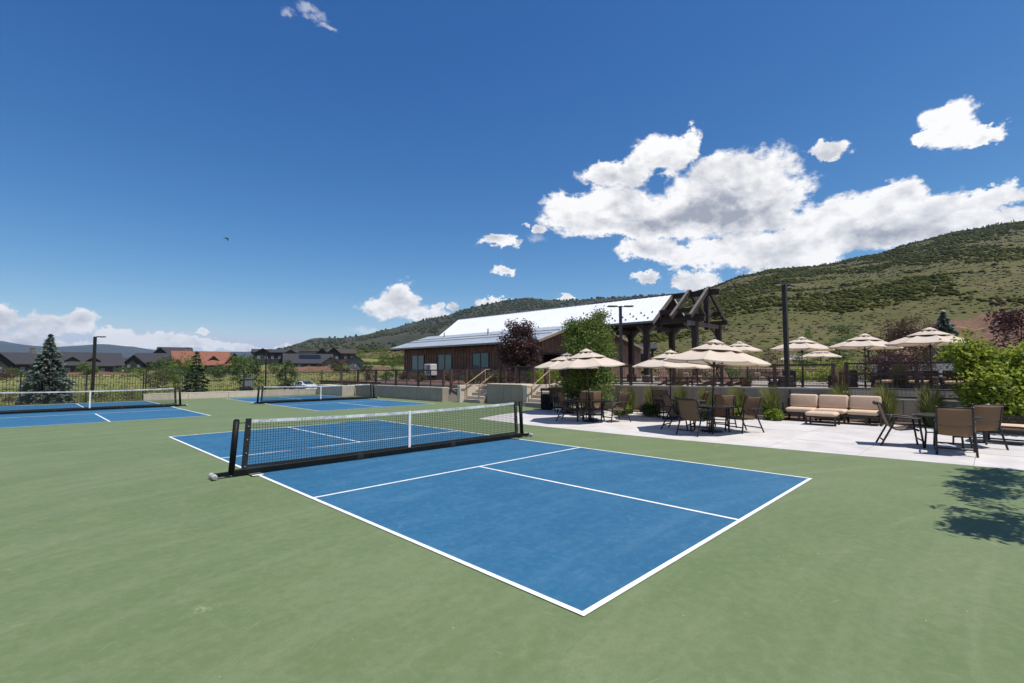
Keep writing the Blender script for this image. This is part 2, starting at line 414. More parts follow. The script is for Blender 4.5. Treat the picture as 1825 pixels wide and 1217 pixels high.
# court slab, playing areas and painted lines
cs = MB().prism([(-15, -30), (5.6, -30), (6.9, -14), (6.29, -9.0), (5.62, -2.4), (5.55, 1.8), (5.76, 4.5), (7.9, 5.25), (10.72, 5.5), (11.35, 7.7), (11.25, 13.2), (10.9, 26.9), (-15, 26.9)], -.30, 0.0)
tag(cs.build('court_surface', m_green), 'green acrylic court surface round the blue courts', kind='structure')
def rect(x0, x1, y0, y1): return MB().add([(x0,y0,0),(x1,y0,0),(x1,y1,0),(x0,y1,0)], [(0,1,2,3)])
CW, CL, KT, LW = 3.048, 6.7056, 2.1336, .0508
blue_me = rect(-CW+.02, CW-.02, -CL+.02, CL-.02).mesh('playing_area', m_blue)
lines = [(-CW,CW,-CL,-CL+LW),(-CW,CW,CL-LW,CL),(-CW,-CW+LW,-CL+LW,CL-LW),(CW-LW,CW,-CL+LW,CL-LW),(-CW+LW,CW-LW,-KT-LW,-KT),(-CW+LW,CW-LW,KT,KT+LW),(-LW/2,LW/2,-CL+LW,-KT-LW),(-LW/2,LW/2,KT+LW,CL-LW)]
line_me = [rect(*l).mesh('line', m_line) for l in lines]
def court(x, y):
    b = tag(inst('playing_area', blue_me, None, (x, y, .004)), kind='structure')
    for me in line_me: inst('line', me, b, (0, 0, .004))
COURTS = [(0, 0), (6.32, 18.55), (-3.6, 19.5)]
for c in COURTS: court(*c)

# patio slabs, cast in panels with open joints
pt = MB().prism([(5.62,-2.4),(6.29,-9.0),(6.9,-14),(17,-14),(17,-5.0),(14.3,-4.6),(12.3,4.3),(11.9,5.2),(10.74,5.46),(7.94,5.2),(5.8,4.45),(5.57,1.8)], -.28, -.012)
pat = tag(pt.build('patio', M('patio_joint', (.20, .185, .17), .9, .1, 8, coord='w')), kind='structure')
def px0(y):   # court-side edge of the patio
    pts = [(-14,6.9),(-9,6.30),(-2.4,5.63),(1.8,5.58),(4.45,5.79)]
    for (a, xa), (b, xb) in zip(pts, pts[1:]):
        if y <= b: return xa + (xb-xa)*(y-a)/(b-a)
    return 5.79
def px1(y): return 12.35 + (4.2-y)*.222 if y > -4.6 else 14.35
ys = [-13.6, -11.9, -10.2, -8.5, -6.8, -5.1, -3.4, -1.7, 0, 1.7, 3.2, 4.45]
for y0, y1 in zip(ys, ys[1:]):
    xa0, xa1, xb0, xb1 = px0(y0+.004), px0(y1-.004), px1(y0) - .75, px1(y1) - .75
    n_ = 4
    for i in range(n_):
        t0, t1 = i/n_, (i+1)/n_
        j0 = .007 if i else 0; j1 = .007 if i < n_-1 else 0
        q = [(xa0+(xb0-xa0)*t0+j0, y0+.004), (xa0+(xb0-xa0)*t1-j1, y0+.004), (xa1+(xb1-xa1)*t1-j1, y1-.004), (xa1+(xb1-xa1)*t0+j0, y1-.004)]
        MB().prism(q, -.06, random.uniform(.000, .0025)).build('slab', m_patio, pat)
MB().prism([(5.80,4.455),(11.9,4.455),(11.8,5.15),(10.74,5.43),(7.95,5.18)], -.06, .001).build('slab', m_patio, pat)

# planting bed before the long retaining wall
bed = MB().prism([(11.64,4.3),(12.02,2.6),(13.36,-3.4),(13.63,-4.6),(13.63,-13.6),(15.2,-13.6),(15.2,-5),(13.1,4.3)], -.10, .035)
tag(bed.build('planting_bed', m_mulch), kind='structure')

# terrace behind the walls
WA, WB = (12.42, 4.3), (14.42, -4.75)          # long retaining wall, front face
tz = .85
tp = MB().prism([(16.1,-30),(60,-30),(60,40),(22,40),(13.0,23.4),(13.0,12.4),(12.9,12.0),(13.0,7.5),(12.9,5.3),(12.72,4.3),(14.70,-4.8),(16.1,-4.9)], -.5, tz)
tag(tp.build('terrace', m_terr), kind='structure')
tp = MB().prism([(11.15,13.4),(13.1,13.4),(13.1,23.3),(11.15,23.3)], -.5, .66)
tag(tp.build('ramp_landing', m_terr), kind='structure')

# ------------------------------------------------------------------ hills
def skyline(pts, px):
    if px <= pts[0][0]: return pts[0][1]
    for (a, va), (b, vb) in zip(pts, pts[1:]):
        if px <= b:
            t = (px-a)/(b-a); t = t*t*(3-2*t)*.5 + t*.5; return va + (vb-va)*t
    return pts[-1][1]
def hill(name, mat, pts, p0, p1, np_, D0, Ds, nr, power, rough, nscale, z0=.6, D0f=None, sharp=1.0):
    vs = []; fs = []
    fr = [ (i/(nr-1))**1.35*1.35 for i in range(nr)]
    for i in range(np_):
        px = p0 + (p1-p0)*i/(np_-1)
        ds = Ds(px) if callable(Ds) else Ds
        d0 = D0(px) if callable(D0) else D0
        v = skyline(pts, px); zs = zat(v, ds)
        t_ = (px-912.5)/869.02
        for j, s in enumerate(fr):
            D = d0 + (ds-d0)*s
            if s <= 1: z = z0 + (zs-z0)*s**power
            else: z = zs - (zs-z0)*((s-1)/.35)**1.5*.8
            p = at(px, D)
            w = s*(1-.75*max(0, 1-abs(s-1)*4))
            k = nscale
            nn = mnoise.fractal((p.x*k, p.y*k, 1.7), .9, 2.1, 6)
            gl = abs(mnoise.noise((p.x*k*.55+9, p.y*k*.55, 4.1)))
            z += rough*(nn*.6 - gl*1.0 + .25)*w
            if s == fr[0]: z = -12
            vs.append((p.x, p.y, z))
    for i in range(np_-1):
        for j in range(nr-1): fs.append((i*nr+j, (i+1)*nr+j, (i+1)*nr+j+1, i*nr+j+1))
    m_ = MB(); m_.v = vs; m_.f = fs
    return tag(m_.build(name, mat, smooth=True), kind='structure'), vs, fr
SKY_A = [(430,664),(520,654),(600,642),(660,630),(720,618),(900,600),(1100,562),(1200,535),(1270,513),(1330,491),(1390,479),(1440,477),(1480,472),(1560,455),(1640,431),(1720,411),(1825,393),(2000,365),(2300,330),(2700,310)]
hA, hAv, frA = hill('hill', m_hill, SKY_A, 430, 2700, 300, lambda p: 150 - 75*sm(700, 1250, p), lambda p: 420 + 480*sm(600, 1300, p), 80, 1.12, 9, .012, .4)
SKY_B = [(380,664),(480,630),(510,620),(530,614),(560,604),(600,602),(640,597),(690,585),(740,572),(790,562),(830,550),(870,543),(905,536),(940,531),(980,533),(1040,534),(1110,530),(1200,526),(1330,520),(1500,520)]
hB, hBv, frB = hill('distant_hill', m_mid, SKY_B, 380, 1500, 190, 800, 2700, 50, 1.25, 60, .0022, 1.0)
SKY_C = [(-1200,600),(-600,604),(-200,598),(0,607),(40,612),(90,615),(130,613),(180,611),(230,617),(280,625),(330,627),(400,626),(470,627),(560,622),(700,620),(900,630)]
hill('mountain', m_mount, SKY_C, -1200, 900, 200, 3800, 9000, 46, 1.1, 150, .0007, 1.0)
SKY_D = [(-300,660),(60,652),(170,646),(215,640),(260,639),(310,641),(380,650),(470,658),(560,662)]
hill('foothill', m_mid, SKY_D, -300, 560, 120, 2000, 4200, 30, 1.2, 50, .0016, 1.0)

# earth cutting on the right of the hillside
def hillz(px, D):
    d0 = 150 - 75*sm(700, 1250, px); ds = 420 + 480*sm(600, 1300, px)
    s = (D-d0)/(ds-d0); zs = zat(skyline(SKY_A, px), ds)
    p = at(px, D); nn = mnoise.fractal((p.x*.012, p.y*.012, 1.7), .9, 2.1, 6); gl = abs(mnoise.noise((p.x*.012*.55+9, p.y*.012*.55, 4.1)))
    s = max(s, 0); w = s*(1-.75*max(0, 1-abs(s-1)*4))
    return .4 + (zs-.4)*s**1.12 + 9*(nn*.6-gl+.25)*w if s <= 1 else zs - (zs-.4)*((s-1)/.35)**1.5*.8
m_ = MB(); nu, nv = 40, 22
for i in range(nu):
    for j in range(nv):
        u, v = i/(nu-1), j/(nv-1)
        px = 1560 + 420*u
        Dn = 92; Df = 128 + 32*sin(min(1, u*1.5)*pi*.5) + 5*mnoise.noise((u*9, 2, 5))
        D = Dn + (Df-Dn)*v
        edge = min(1, min(u, 1-u, v, 1-v)*5)
        z = hillz(px, D) - .8 + 1.7*sm(0, 1, edge) + .9*mnoise.fractal((px*.03, D*.09, 2), .8, 2, 4)*edge
        p = at(px, D); m_.v.append((p.x, p.y, z))
for i in range(nu-1):
    for j in range(nv-1): m_.f.append((i*nv+j, (i+1)*nv+j, (i+1)*nv+j+1, i*nv+j+1))
tag(m_.build('earth_bank', m_dirt, smooth=True), kind='structure')
# ------------------------------------------------------------------ foliage
def leaf_cards(C, size, tone, aspect=.55, droop=0.0, up=.35):
    """one folded diamond leaf per centre"""
    n = len(C)
    d = rng.normal(size=(n, 3)); d[:, 2] = d[:, 2]*.6 - droop; d /= np.linalg.norm(d, axis=1)[:, None]
    nn = rng.normal(size=(n, 3)); nn[:, 2] += up*2
    s = np.cross(d, nn); s /= (np.linalg.norm(s, axis=1)[:, None] + 1e-9)
    h = np.cross(s, d)
    L = size*rng.uniform(.65, 1.3, n)[:, None]; w = L*aspect*.5
    a = C - d*L*.5; b = C + d*L*.5; m1 = C + s*w + h*w*.25; m2 = C - s*w + h*w*.25
    V = np.stack([a, m1, b, m2], 1).reshape(-1, 3); F = np.arange(4*n).reshape(n, 4)
    return V, F, np.repeat(tone, 4)
def crown_points(n, centre, radii, nclump, spread, bias=.55, flat=1.0):
    """leaf centres gathered in clumps that sit mostly near the surface of an ellipsoid"""
    u = rng.normal(size=(nclump, 3)); u /= np.linalg.norm(u, axis=1)[:, None]
    r = rng.uniform(bias**3, 1, nclump)**(1/3)
    r *= rng.uniform(.82, 1.12, nclump)
    cc = u*r[:, None]*np.array(radii) + np.array(centre)
    k = rng.integers(0, nclump, n)
    off = rng.normal(size=(n, 3))*spread*np.array([1, 1, .75*flat])
    P = cc[k] + off
    tn = rng.uniform(.1, .9, nclump)[k]*.6 + rng.uniform(0, 1, n)*.4
    return P, tn, cc
m_bark = M('tree_bark', (.12, .085, .06), .95, .3, 9, bmp=.6)
m_bark2 = M('pale_bark', (.30, .27, .21), .9, .3, 7, bmp=.4)
L_aspen = leafmat('aspen_leaf', (.045, .085, .015), (.105, .165, .030), (.20, .25, .06), .40)
L_green = leafmat('green_leaf', (.030, .060, .014), (.065, .115, .026), (.13, .175, .05), .35)
L_vine = leafmat('vine_leaf', (.055, .11, .012), (.17, .245, .026), (.37, .38, .055), .45)
L_purple = leafmat('purple_leaf', (.026, .012, .014), (.060, .026, .026), (.13, .065, .055), .25)
L_bronze = leafmat('bronze_leaf', (.05, .032, .022), (.10, .058, .04), (.17, .115, .075), .3)
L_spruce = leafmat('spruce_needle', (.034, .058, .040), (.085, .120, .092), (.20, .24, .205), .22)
L_pine = leafmat('pine_needle', (.018, .036, .016), (.042, .072, .028), (.085, .12, .05), .12)
L_scrub = leafmat('scrub_leaf', (.034, .040, .008), (.070, .078, .017), (.135, .128, .042), .2, .9, .04)
L_sage = leafmat('sage_leaf', (.055, .062, .032), (.10, .098, .046), (.16, .145, .075), .2, .9, .04)
L_grass = leafmat('reed_blade', (.045, .085, .014), (.11, .155, .03), (.26, .24, .085), .4)
L_lime = leafmat('lime_leaf', (.09, .15, .015), (.17, .24, .025), (.26, .32, .05), .4)

def limbs(mb, base, top, r0, centre, radii, nl, seed=0):
    rr = random.Random(seed); b = Vector(base); t = Vector(top)
    pts = []; rs = []
    for i in range(7):
        s = i/6; p = b.lerp(t, s) + Vector((rr.uniform(-1, 1), rr.uniform(-1, 1), 0))*r0*1.2*(0 < i)
        pts.append(p); rs.append(r0*(1.25 if i == 0 else 1-.8*s))
    mb.tube(pts, rs, 7)
    for k in range(nl):
        s = rr.uniform(.3, .95); p = b.lerp(t, s)
        a = rr.uniform(0, 2*pi); e = Vector(centre) + Vector((cos(a)*radii[0]*rr.uniform(.5, .85), sin(a)*radii[1]*rr.uniform(.5, .85), radii[2]*rr.uniform(-.5, .8)))
        mid = p.lerp(e, .5) + Vector((0, 0, -.05*radii[2]))
        q = r0*(1-.7*s)*.55
        mb.tube([p, mid, e], [q, q*.6, q*.15], 5)
def tree(name, label, cat, loc, H, crown_c, radii, nleaf, leaf, lm, bark=None, nclump=60, spread=.22, r0=.06, nl=9, seed=0, group=None, aspect=.55, droop=.1, extra=None, trunk_top=None, bias=.55, rz=0):
    """deciduous tree: trunk with limbs, crown of leaf-sized faces; sizes are local to the foot"""
    e = empty(name, loc, rz, label, cat, group)
    mb = MB(); limbs(mb, (0, 0, -.1), trunk_top or (crown_c[0], crown_c[1], crown_c[2]+radii[2]*.6), r0, crown_c, radii, nl, seed)
    mb.build('trunk', bark or m_bark, e, smooth=True)
    P, tn, cc = crown_points(nleaf, crown_c, radii, nclump, spread, bias)
    for (c2, r2, nlf, nc2) in (extra or []):
        P2, t2, _ = crown_points(nlf, c2, r2, nc2, spread, bias); P = np.concatenate([P, P2]); tn = np.concatenate([tn, t2])
    P[:, 2] = np.maximum(P[:, 2], .02)
    V, F, T = leaf_cards(P, leaf, tn, aspect, droop)
    inst('crown', np_mesh('crown', V, F, lm, T), e)
    return e
def conifer_mesh(H, R, whorls, per, seed, lm, needle=.16, dens=26, base=.06, shape=1.0):
    r_ = np.random.default_rng(seed); Cs = []; Ts = []; Ds = []
    for w in range(whorls):
        s = w/(whorls-1); z = H*(base + (1-base)*s**.92)
        L = R*(1-s)**shape*(.82+.3*r_.random()) + .05*R
        k = max(4, int(per*(1-.5*s)))
        for b in range(k):
            a = 2*pi*(b + r_.random()*.7)/k + w*1.3; l = L*r_.uniform(.72, 1.12)
            nn = max(6, int(dens*l/R*2.0))
            t = np.sqrt(r_.uniform(.02, 1, nn)); wid = (1-t*.6)*.24*l
            lat = r_.normal(size=nn)*wid*.6
            x = t*l; zz = z + .20*l*t - .42*l*t*t + r_.normal(size=nn)*.035*R
            Cs.append(np.stack([x*cos(a)-lat*sin(a), x*sin(a)+lat*cos(a), zz], 1))
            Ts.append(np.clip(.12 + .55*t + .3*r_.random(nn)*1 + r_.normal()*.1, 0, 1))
            d = np.stack([np.cos(a+lat*1.2/(l+.01)), np.sin(a+lat*1.2/(l+.01)), -.15+.5*(1-t)*0+r_.normal(size=nn)*.25], 1); Ds.append(d)
    # leader
    C = np.concatenate(Cs); T = np.concatenate(Ts); D = np.concatenate(Ds); D /= np.linalg.norm(D, axis=1)[:, None]
    n = len(C); up = r_.normal(size=(n, 3))*.6 + [0, 0, 1]
    S = np.cross(D, up); S /= np.linalg.norm(S, axis=1)[:, None]
    L = needle*r_.uniform(.7, 1.4, n)[:, None]; wd = L*.26
    V = np.stack([C-D*L*.5, C+S*wd, C+D*L*.6, C-S*wd], 1).reshape(-1, 3)
    return np_mesh('crown', V, np.arange(4*n).reshape(n, 4), lm, np.repeat(T, 4))
def conifer(label, loc, H, R, whorls=18, per=9, seed=1, lm=None, needle=.16, dens=26, group=None, name='spruce_tree', shape=1.0):
    e = empty(name, loc, 0, label, 'tree', group)
    MB().tube([(0,0,-.1),(0,0,H*.5),(0,0,H*.99)], [R*.07, R*.045, .008], 7).build('trunk', m_bark, e, smooth=True)
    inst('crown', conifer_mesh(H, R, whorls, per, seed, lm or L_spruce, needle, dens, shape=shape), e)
    return e

# scrub-oak thickets on the near slope and timber on the far one: each reads as one mass
ico_v = None
def blob_mass(name, items, mat, label, cat):
    """low bushes of a few dozen ragged facets each: items are (x,y,z,r,h,tone)"""
    t = (1+sqrt(5))/2
    iv = np.array([(-1,t,0),(1,t,0),(-1,-t,0),(1,-t,0),(0,-1,t),(0,1,t),(0,-1,-t),(0,1,-t),(t,0,-1),(t,0,1),(-t,0,-1),(-t,0,1)], float); iv /= np.linalg.norm(iv[0])
    jf = np.array([(0,11,5),(0,5,1),(0,1,7),(0,7,10),(0,10,11),(1,5,9),(5,11,4),(11,10,2),(10,7,6),(7,1,8),(3,9,4),(3,4,2),(3,2,6),(3,6,8),(3,8,9),(4,9,5),(2,4,11),(6,2,10),(8,6,7),(9,8,1)])
    it = np.array(items); n = len(it)
    V = iv[None]*(1 + rng.uniform(-.38, .38, (n, 12, 1)))
    V = V*np.stack([it[:, 3], it[:, 3], it[:, 4]], 1)[:, None, :]
    ca = rng.uniform(0, 6.28, n); c, s = np.cos(ca)[:, None], np.sin(ca)[:, None]
    X = V[:, :, 0]*c - V[:, :, 1]*s; Y_ = V[:, :, 0]*s + V[:, :, 1]*c
    V = np.stack([X, Y_, V[:, :, 2]], 2) + it[:, None, :3]
    F = (jf[None] + (np.arange(n)*12)[:, None, None]).reshape(-1, 3)
    T = np.clip(it[:, 5][:, None] + rng.uniform(-.22, .22, (n, 12)), 0, 1)
    o = inst(name, np_mesh(name, V.reshape(-1, 3), F, mat, T.ravel()))
    return tag(o, label, cat, kind='stuff')
items = []; sage = []
tries = 0
while len(items) < 42000 and tries < 200000:
    tries += 1
    px = random.uniform(560, 2150); s = random.random()**.95
    d0 = 150 - 75*sm(700, 1250, px); ds = 420 + 480*sm(600, 1300, px)
    D = d0 + (ds-d0)*(.02 + 1.01*s)
    p = at(px, D)
    if 1600 < px < 2000 and 90 < D < 158: continue
    k = 1.15*mnoise.fractal((p.x*.0085, p.y*.0085, 8), .8, 2.1, 4) + .30*mnoise.noise((p.x*.05, p.y*.05, 2)) + .30*sm(.10, .55, s) - .16
    if k < random.uniform(-.06, .16): 
        if random.random() < .22: sage.append((p.x, p.y, hillz(px, D)+.1, random.uniform(.35, 1.0)*(.45+D/550), random.uniform(.2, .5)*(.5+D/650), random.random()))
        continue
    r_ = (.4 + 1.9*random.random()**2.2)*(.45 + D/900); h_ = r_*random.uniform(.5, .9)
    items.append((p.x, p.y, hillz(px, D)+h_*.35, r_, h_, min(1, max(0, .42+.5*mnoise.noise((p.x*.03, p.y*.03, 5))+random.uniform(-.2, .2)))))
blob_mass('scrub_oak', items, L_scrub, 'green scrub oak thickets spread over the near hillside', 'scrub')
blob_mass('sagebrush', sage, L_sage, 'grey green sagebrush dotted between the thickets on the hillside', 'scrub')
its = []
while len(its) < 5200:
    px = random.uniform(480, 1330); s = random.random(); D = 800 + 1900*(.25 + .77*s); p = at(px, D)
    k = mnoise.fractal((p.x*.0022, p.y*.0022, 3), .9, 2.1, 4)
    if k < random.uniform(-.3, .35): continue
    s_ = (D-800)/1900; zs = zat(skyline(SKY_B, px), 2700); nn = mnoise.fractal((p.x*.0022, p.y*.0022, 1.7), .9, 2.1, 6); gl = abs(mnoise.noise((p.x*.0022*.55+9, p.y*.0022*.55, 4.1)))
    w = s_*(1-.75*max(0, 1-abs(s_-1)*4)); z = 1 + (zs-1)*s_**1.25 + 60*(nn*.6-gl+.25)*w
    if s_ > 1: continue
    r_ = random.uniform(3.5, 8); its.append((p.x, p.y, z+r_*.4, r_, r_*random.uniform(.7, 1.3), random.uniform(.0, .45)))
blob_mass('timber', its, L_scrub, 'dark timber and brush covering the distant hill', 'woodland')
# conifers standing along the crest of the near hill
its = []
for i in range(230):
    px = random.uniform(1440, 1830) if i % 3 else random.uniform(1275, 1440)
    D = (900 if px > 1300 else 880)*random.uniform(.97, 1.035); p = at(px, D); h_ = random.uniform(1.0, 3.2)
    its.append((p.x, p.y, hillz(px, D)+h_*.7, h_*.33, h_, random.uniform(0, .35)))
blob_mass('crest_conifers', its, L_pine, 'dark conifers fringing the crest of the near hill', 'woodland')
# rough tussocks on the meadow beyond the fence
its = []
for i in range(5200):
    px = random.uniform(-60, 720); D = 34 + 95*random.random()**1.4; p = at(px, D)
    if p.y < 28.5 or ground_z(p.x, p.y) < -.99 and random.random() < .5: continue
    r_ = random.uniform(.08, .34); its.append((p.x, p.y, ground_z(p.x, p.y)+.03, r_, r_*random.uniform(.5, 1.1), random.random()))
L_tuss = leafmat('tussock', (.10, .12, .025), (.17, .18, .05), (.30, .26, .11), .3)
blob_mass('meadow_tussocks', its, L_tuss, 'dry grass tussocks on the meadow beyond the iron fence', 'grass')
# ------------------------------------------------------------------ walls, steps, railings
m_rail = M('railing_steel', (.055, .026, .020), .55, .25, 6, bmp=.1)
m_railpost = M('railing_post', (.105, .052, .038), .6, .25, 5, bmp=.15)
m_wire = M('railing_wire', (.055, .035, .03), .5, .1, 5)
m_iron = M('black_iron', (.012, .012, .013), .45, .2, 8)
m_tan = M('handrail_tan', (.36, .24, .14), .55, .15, 6)
m_rust = M('rust_stain', (.22, .105, .035), .9, .3, 9, coord='w')
def wall(name, label, x0, x1, y0, y1, z0, z1, mat=None, cap=True, ngroove=0, axis='y', cat='wall'):
    e = empty(name, ((x0+x1)/2, (y0+y1)/2, 0), 0, label, cat)
    c = ((x0+x1)/2, (y0+y1)/2, 0)
    n_ = max(1, ngroove)
    for i in range(n_):      # cast panels with a joint between them
        if axis == 'y': a, b = y0+(y1-y0)*i/n_, y0+(y1-y0)*(i+1)/n_; bx = (x0, x1, a+(.006 if i else 0), b-(.006 if i < n_-1 else 0), z0, z1)
        else: a, b = x0+(x1-x0)*i/n_, x0+(x1-x0)*(i+1)/n_; bx = (a+(.006 if i else 0), b-(.006 if i < n_-1 else 0), y0, y1, z0, z1)
        MB().cbox(*bx, c=.012).shift(c).build('wall_panel', mat or m_conc, e)
    if cap: MB().cbox(x0-.02, x1+.02, y0-.004, y1+.004, z1+.002, z1+.05, c=.01).shift(c).build('coping', m_concw, e)
    return e
wall('low_wall', 'long low concrete kerb wall below the black iron fence', -.6, 12.9, 26.93, 27.18, -.4, .34, m_concw, ngroove=6, axis='x')
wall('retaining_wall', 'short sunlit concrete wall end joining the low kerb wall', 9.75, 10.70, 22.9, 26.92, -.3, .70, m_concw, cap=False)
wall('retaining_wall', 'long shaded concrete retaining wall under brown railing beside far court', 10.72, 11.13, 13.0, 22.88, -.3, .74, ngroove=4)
wall('cheek_wall', 'pale concrete stair wall with tan handrail beside ramp opening', 11.08, 13.6, 11.92, 12.16, -.3, .93, m_concw, cap=False)
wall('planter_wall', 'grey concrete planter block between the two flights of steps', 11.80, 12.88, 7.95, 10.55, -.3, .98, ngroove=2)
wall('cheek_wall', 'pale concrete stair wall rising beside the steps near the litter bin', 11.82, 15.6, 7.62, 7.93, -.3, 1.0, m_concw, cap=False)
wall('cheek_wall', 'concrete stair wall end half hidden behind the aspen', 11.9, 13.0, 4.75, 5.0, -.3, .98, m_concw, cap=False)
# long slanting wall behind the grasses
dx, dy = WB[0]-WA[0], WB[1]-WA[1]; LWB = hypot(dx, dy); ux, uy = dx/LWB, dy/LWB; nx, ny = -uy, ux   # n points east
wb = empty('retaining_wall', (WA[0], WA[1], 0), 0, 'long grey concrete retaining wall behind the ornamental grasses and sofa', 'wall')
for i in range(5):
    a, b = LWB*i/5+(.006 if i else 0), LWB*(i+1)/5-(.006 if i < 4 else 0)
    q = [(ux*a, uy*a), (ux*b, uy*b), (ux*b+nx*.28, uy*b+ny*.28), (ux*a+nx*.28, uy*a+ny*.28)]
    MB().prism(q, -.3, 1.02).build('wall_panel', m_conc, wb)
MB().prism([(-ux*.0-nx*.02, -uy*.0-ny*.02), (ux*LWB-nx*.02, uy*LWB-ny*.02), (ux*LWB+nx*.30, uy*LWB+ny*.30), (nx*.30, ny*.30)], 1.022, 1.075).build('coping', m_concw, wb)
for s in (2.6, 6.35, 7.9):    # rust run-off under rail posts
    q = [(ux*s-nx*.003, uy*s-ny*.003), (ux*(s+.07)-nx*.003, uy*(s+.07)-ny*.003)]
    MB().add([(q[0][0],q[0][1],.78), (q[1][0],q[1][1],.72), (q[1][0],q[1][1],1.01), (q[0][0],q[0][1],1.01)], [(0,1,2,3)]).build('rust_streak', m_rust, wb)
# ramp beside the sofa: front wall and back wall
wall('ramp_wall', 'low concrete ramp wall behind the sofa carrying a mesh railing', 14.45, 14.70, -10.4, -4.82, -.3, .70, m_concw, ngroove=3)
wall('ramp_wall', 'pale concrete wall seen through the mesh of the ramp railing', 15.85, 16.08, -14, -4.95, -.3, 1.02, m_concw, ngroove=4)
tag(MB().prism([(14.72,-14),(15.83,-14),(15.83,-4.92),(14.72,-4.85)], -.3, .55).build('ramp', m_terr), kind='structure')

def flight(label, x0, y0, y1, n, rise, tread):
    e = empty('steps', (x0, (y0+y1)/2, 0), 0, label, 'steps')
    for i in range(n):
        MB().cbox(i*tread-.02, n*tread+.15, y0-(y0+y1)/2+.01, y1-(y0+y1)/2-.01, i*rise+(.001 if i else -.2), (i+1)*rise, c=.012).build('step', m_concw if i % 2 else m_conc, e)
    return e
flight('narrow flight of concrete steps between planter block and ramp opening', 11.36, 10.57, 11.90, 5, .17, .30)
flight('wide flight of concrete steps behind the litter bin', 11.62, 5.02, 7.60, 5, .17, .30)

def railing(label, pts, zb, h=1.0, post=.11, step=1.75, mid=True, wires=True, group=None, thin=True, postmat=None, name='railing'):
    """posts, rails and welded-wire infill along a polyline at height zb"""
    P = [Vector((p[0], p[1], zb if len(p) < 3 else p[2])) for p in pts]
    e = empty(name, P[0], 0, label, 'railing', group); O = P[0]
    pm = MB().cbox(-post/2, post/2, -post/2, post/2, -.02, h+.03, c=.012).mesh('post', postmat or m_railpost)
    cap = MB().cbox(-post/2-.012, post/2+.012, -post/2-.012, post/2+.012, h+.032, h+.055, c=.01).mesh('post_cap', m_rail)
    bm_ = MB().box(-.022, .022, -.022, .022, .06, h-.03).mesh('baluster', m_rail)
    for a, b in zip(P, P[1:]):
        L = (b-a).length; n = max(1, round(L/step)); ang = atan2(b.y-a.y, b.x-a.x)
        for i in range(n+1):
            if i == n and b is not P[-1]: continue
            q = a.lerp(b, i/n) - O; o = inst('post', pm, e, q, (0, 0, ang)); inst('post_cap', cap, o)
            if thin and i < n: inst('baluster', bm_, e, a.lerp(b, (i+.5)/n)-O, (0, 0, ang))
        up = Vector((0, 0, 1))
        MB().beam(a+up*(h-.01)-O, b+up*(h-.01)-O, .10, .065).build('top_rail', m_rail, e)
        MB().beam(a+up*.07-O, b+up*.07-O, .045, .045).build('bottom_rail', m_rail, e)
        if mid: MB().beam(a+up*.32-O, b+up*.32-O, .04, .035).build('middle_rail', m_rail, e)
        if wires:
            w = MB(); k = int(L/.105)
            for i in range(1, k): w.beam(a.lerp(b, i/k)+up*.07-O, a.lerp(b, i/k)+up*(h-.03)-O, .006, .006, (1, 0, 0))
            for j in range(1, 9): w.beam(a+up*(.07+j*.1)-O, b+up*(.07+j*.1)-O, .006, .006)
            tag(w.build('wire_mesh', m_wire, e), kind='stuff')
    return e
railing('brown post railing with wire mesh on the wall beside far court', [(10.0, 23.6), (10.95, 23.0), (10.95, 13.2)], .76, 1.0, .13, 2.35)
railing('short brown railing on the ramp landing behind the wall end', [(11.6, 13.35), (13.6, 13.0)], .66, 1.1, .13, 1.0)
railing('brown railing on the terrace behind the narrow steps', [(14.9, 15.6), (14.9, 12.3)], tz, 1.05, .14, 1.6)
railing('brown mesh railing on top of the planter block', [(12.75, 10.5), (12.75, 8.0)], 1.03, .90, .13, 1.25)
railing('brown mesh railing at the head of the wide steps', [(13.4, 7.75), (16.2, 7.75)], 1.0, .92, .14, 1.9, thin=False)
railing('long dark brown mesh railing along the terrace above the grasses', [(WA[0]+.15, WA[1]), (WB[0]+.15, WB[1])], 1.077, .84, .12, 2.05)
railing('dark brown railing of the ramp standing behind the sofa', [(14.58, -4.95), (14.58, -9.4)], .752, .85, .07, 2.2, thin=False)
railing('dark brown terrace railing above the ramp under the big umbrellas', [(15.97, -4.9), (15.97, -13)], 1.072, .90, .12, 2.0)
def handrail(label, a, b, posts, drop=.85):
    a, b = Vector(a), Vector(b); e = empty('handrail', a, 0, label, 'handrail')
    MB().tube([Vector((-.25, 0, 0)), Vector((0, 0, 0)), b-a, b-a+Vector((.3, 0, 0))], .028, 8).build('rail', m_tan, e, smooth=True)
    for t in posts: p = a.lerp(b, t)-a; MB().box(p.x-.025, p.x+.025, p.y-.025, p.y+.025, p.z-drop, p.z-.02).build('post', m_tan, e)
handrail('tan handrail sloping up the narrow steps', (11.45, 11.80, .98), (12.9, 11.80, 1.78), (0.02, .95))
handrail('short tan handrail standing at the foot of narrow steps by planter', (11.42, 10.72, .93), (12.9, 10.72, 1.75), (0.0, .95), .9)
handrail('tan handrail sloping up the wide steps by the litter bin', (11.95, 7.45, .92), (13.4, 7.45, 1.75), (0.02, .95))

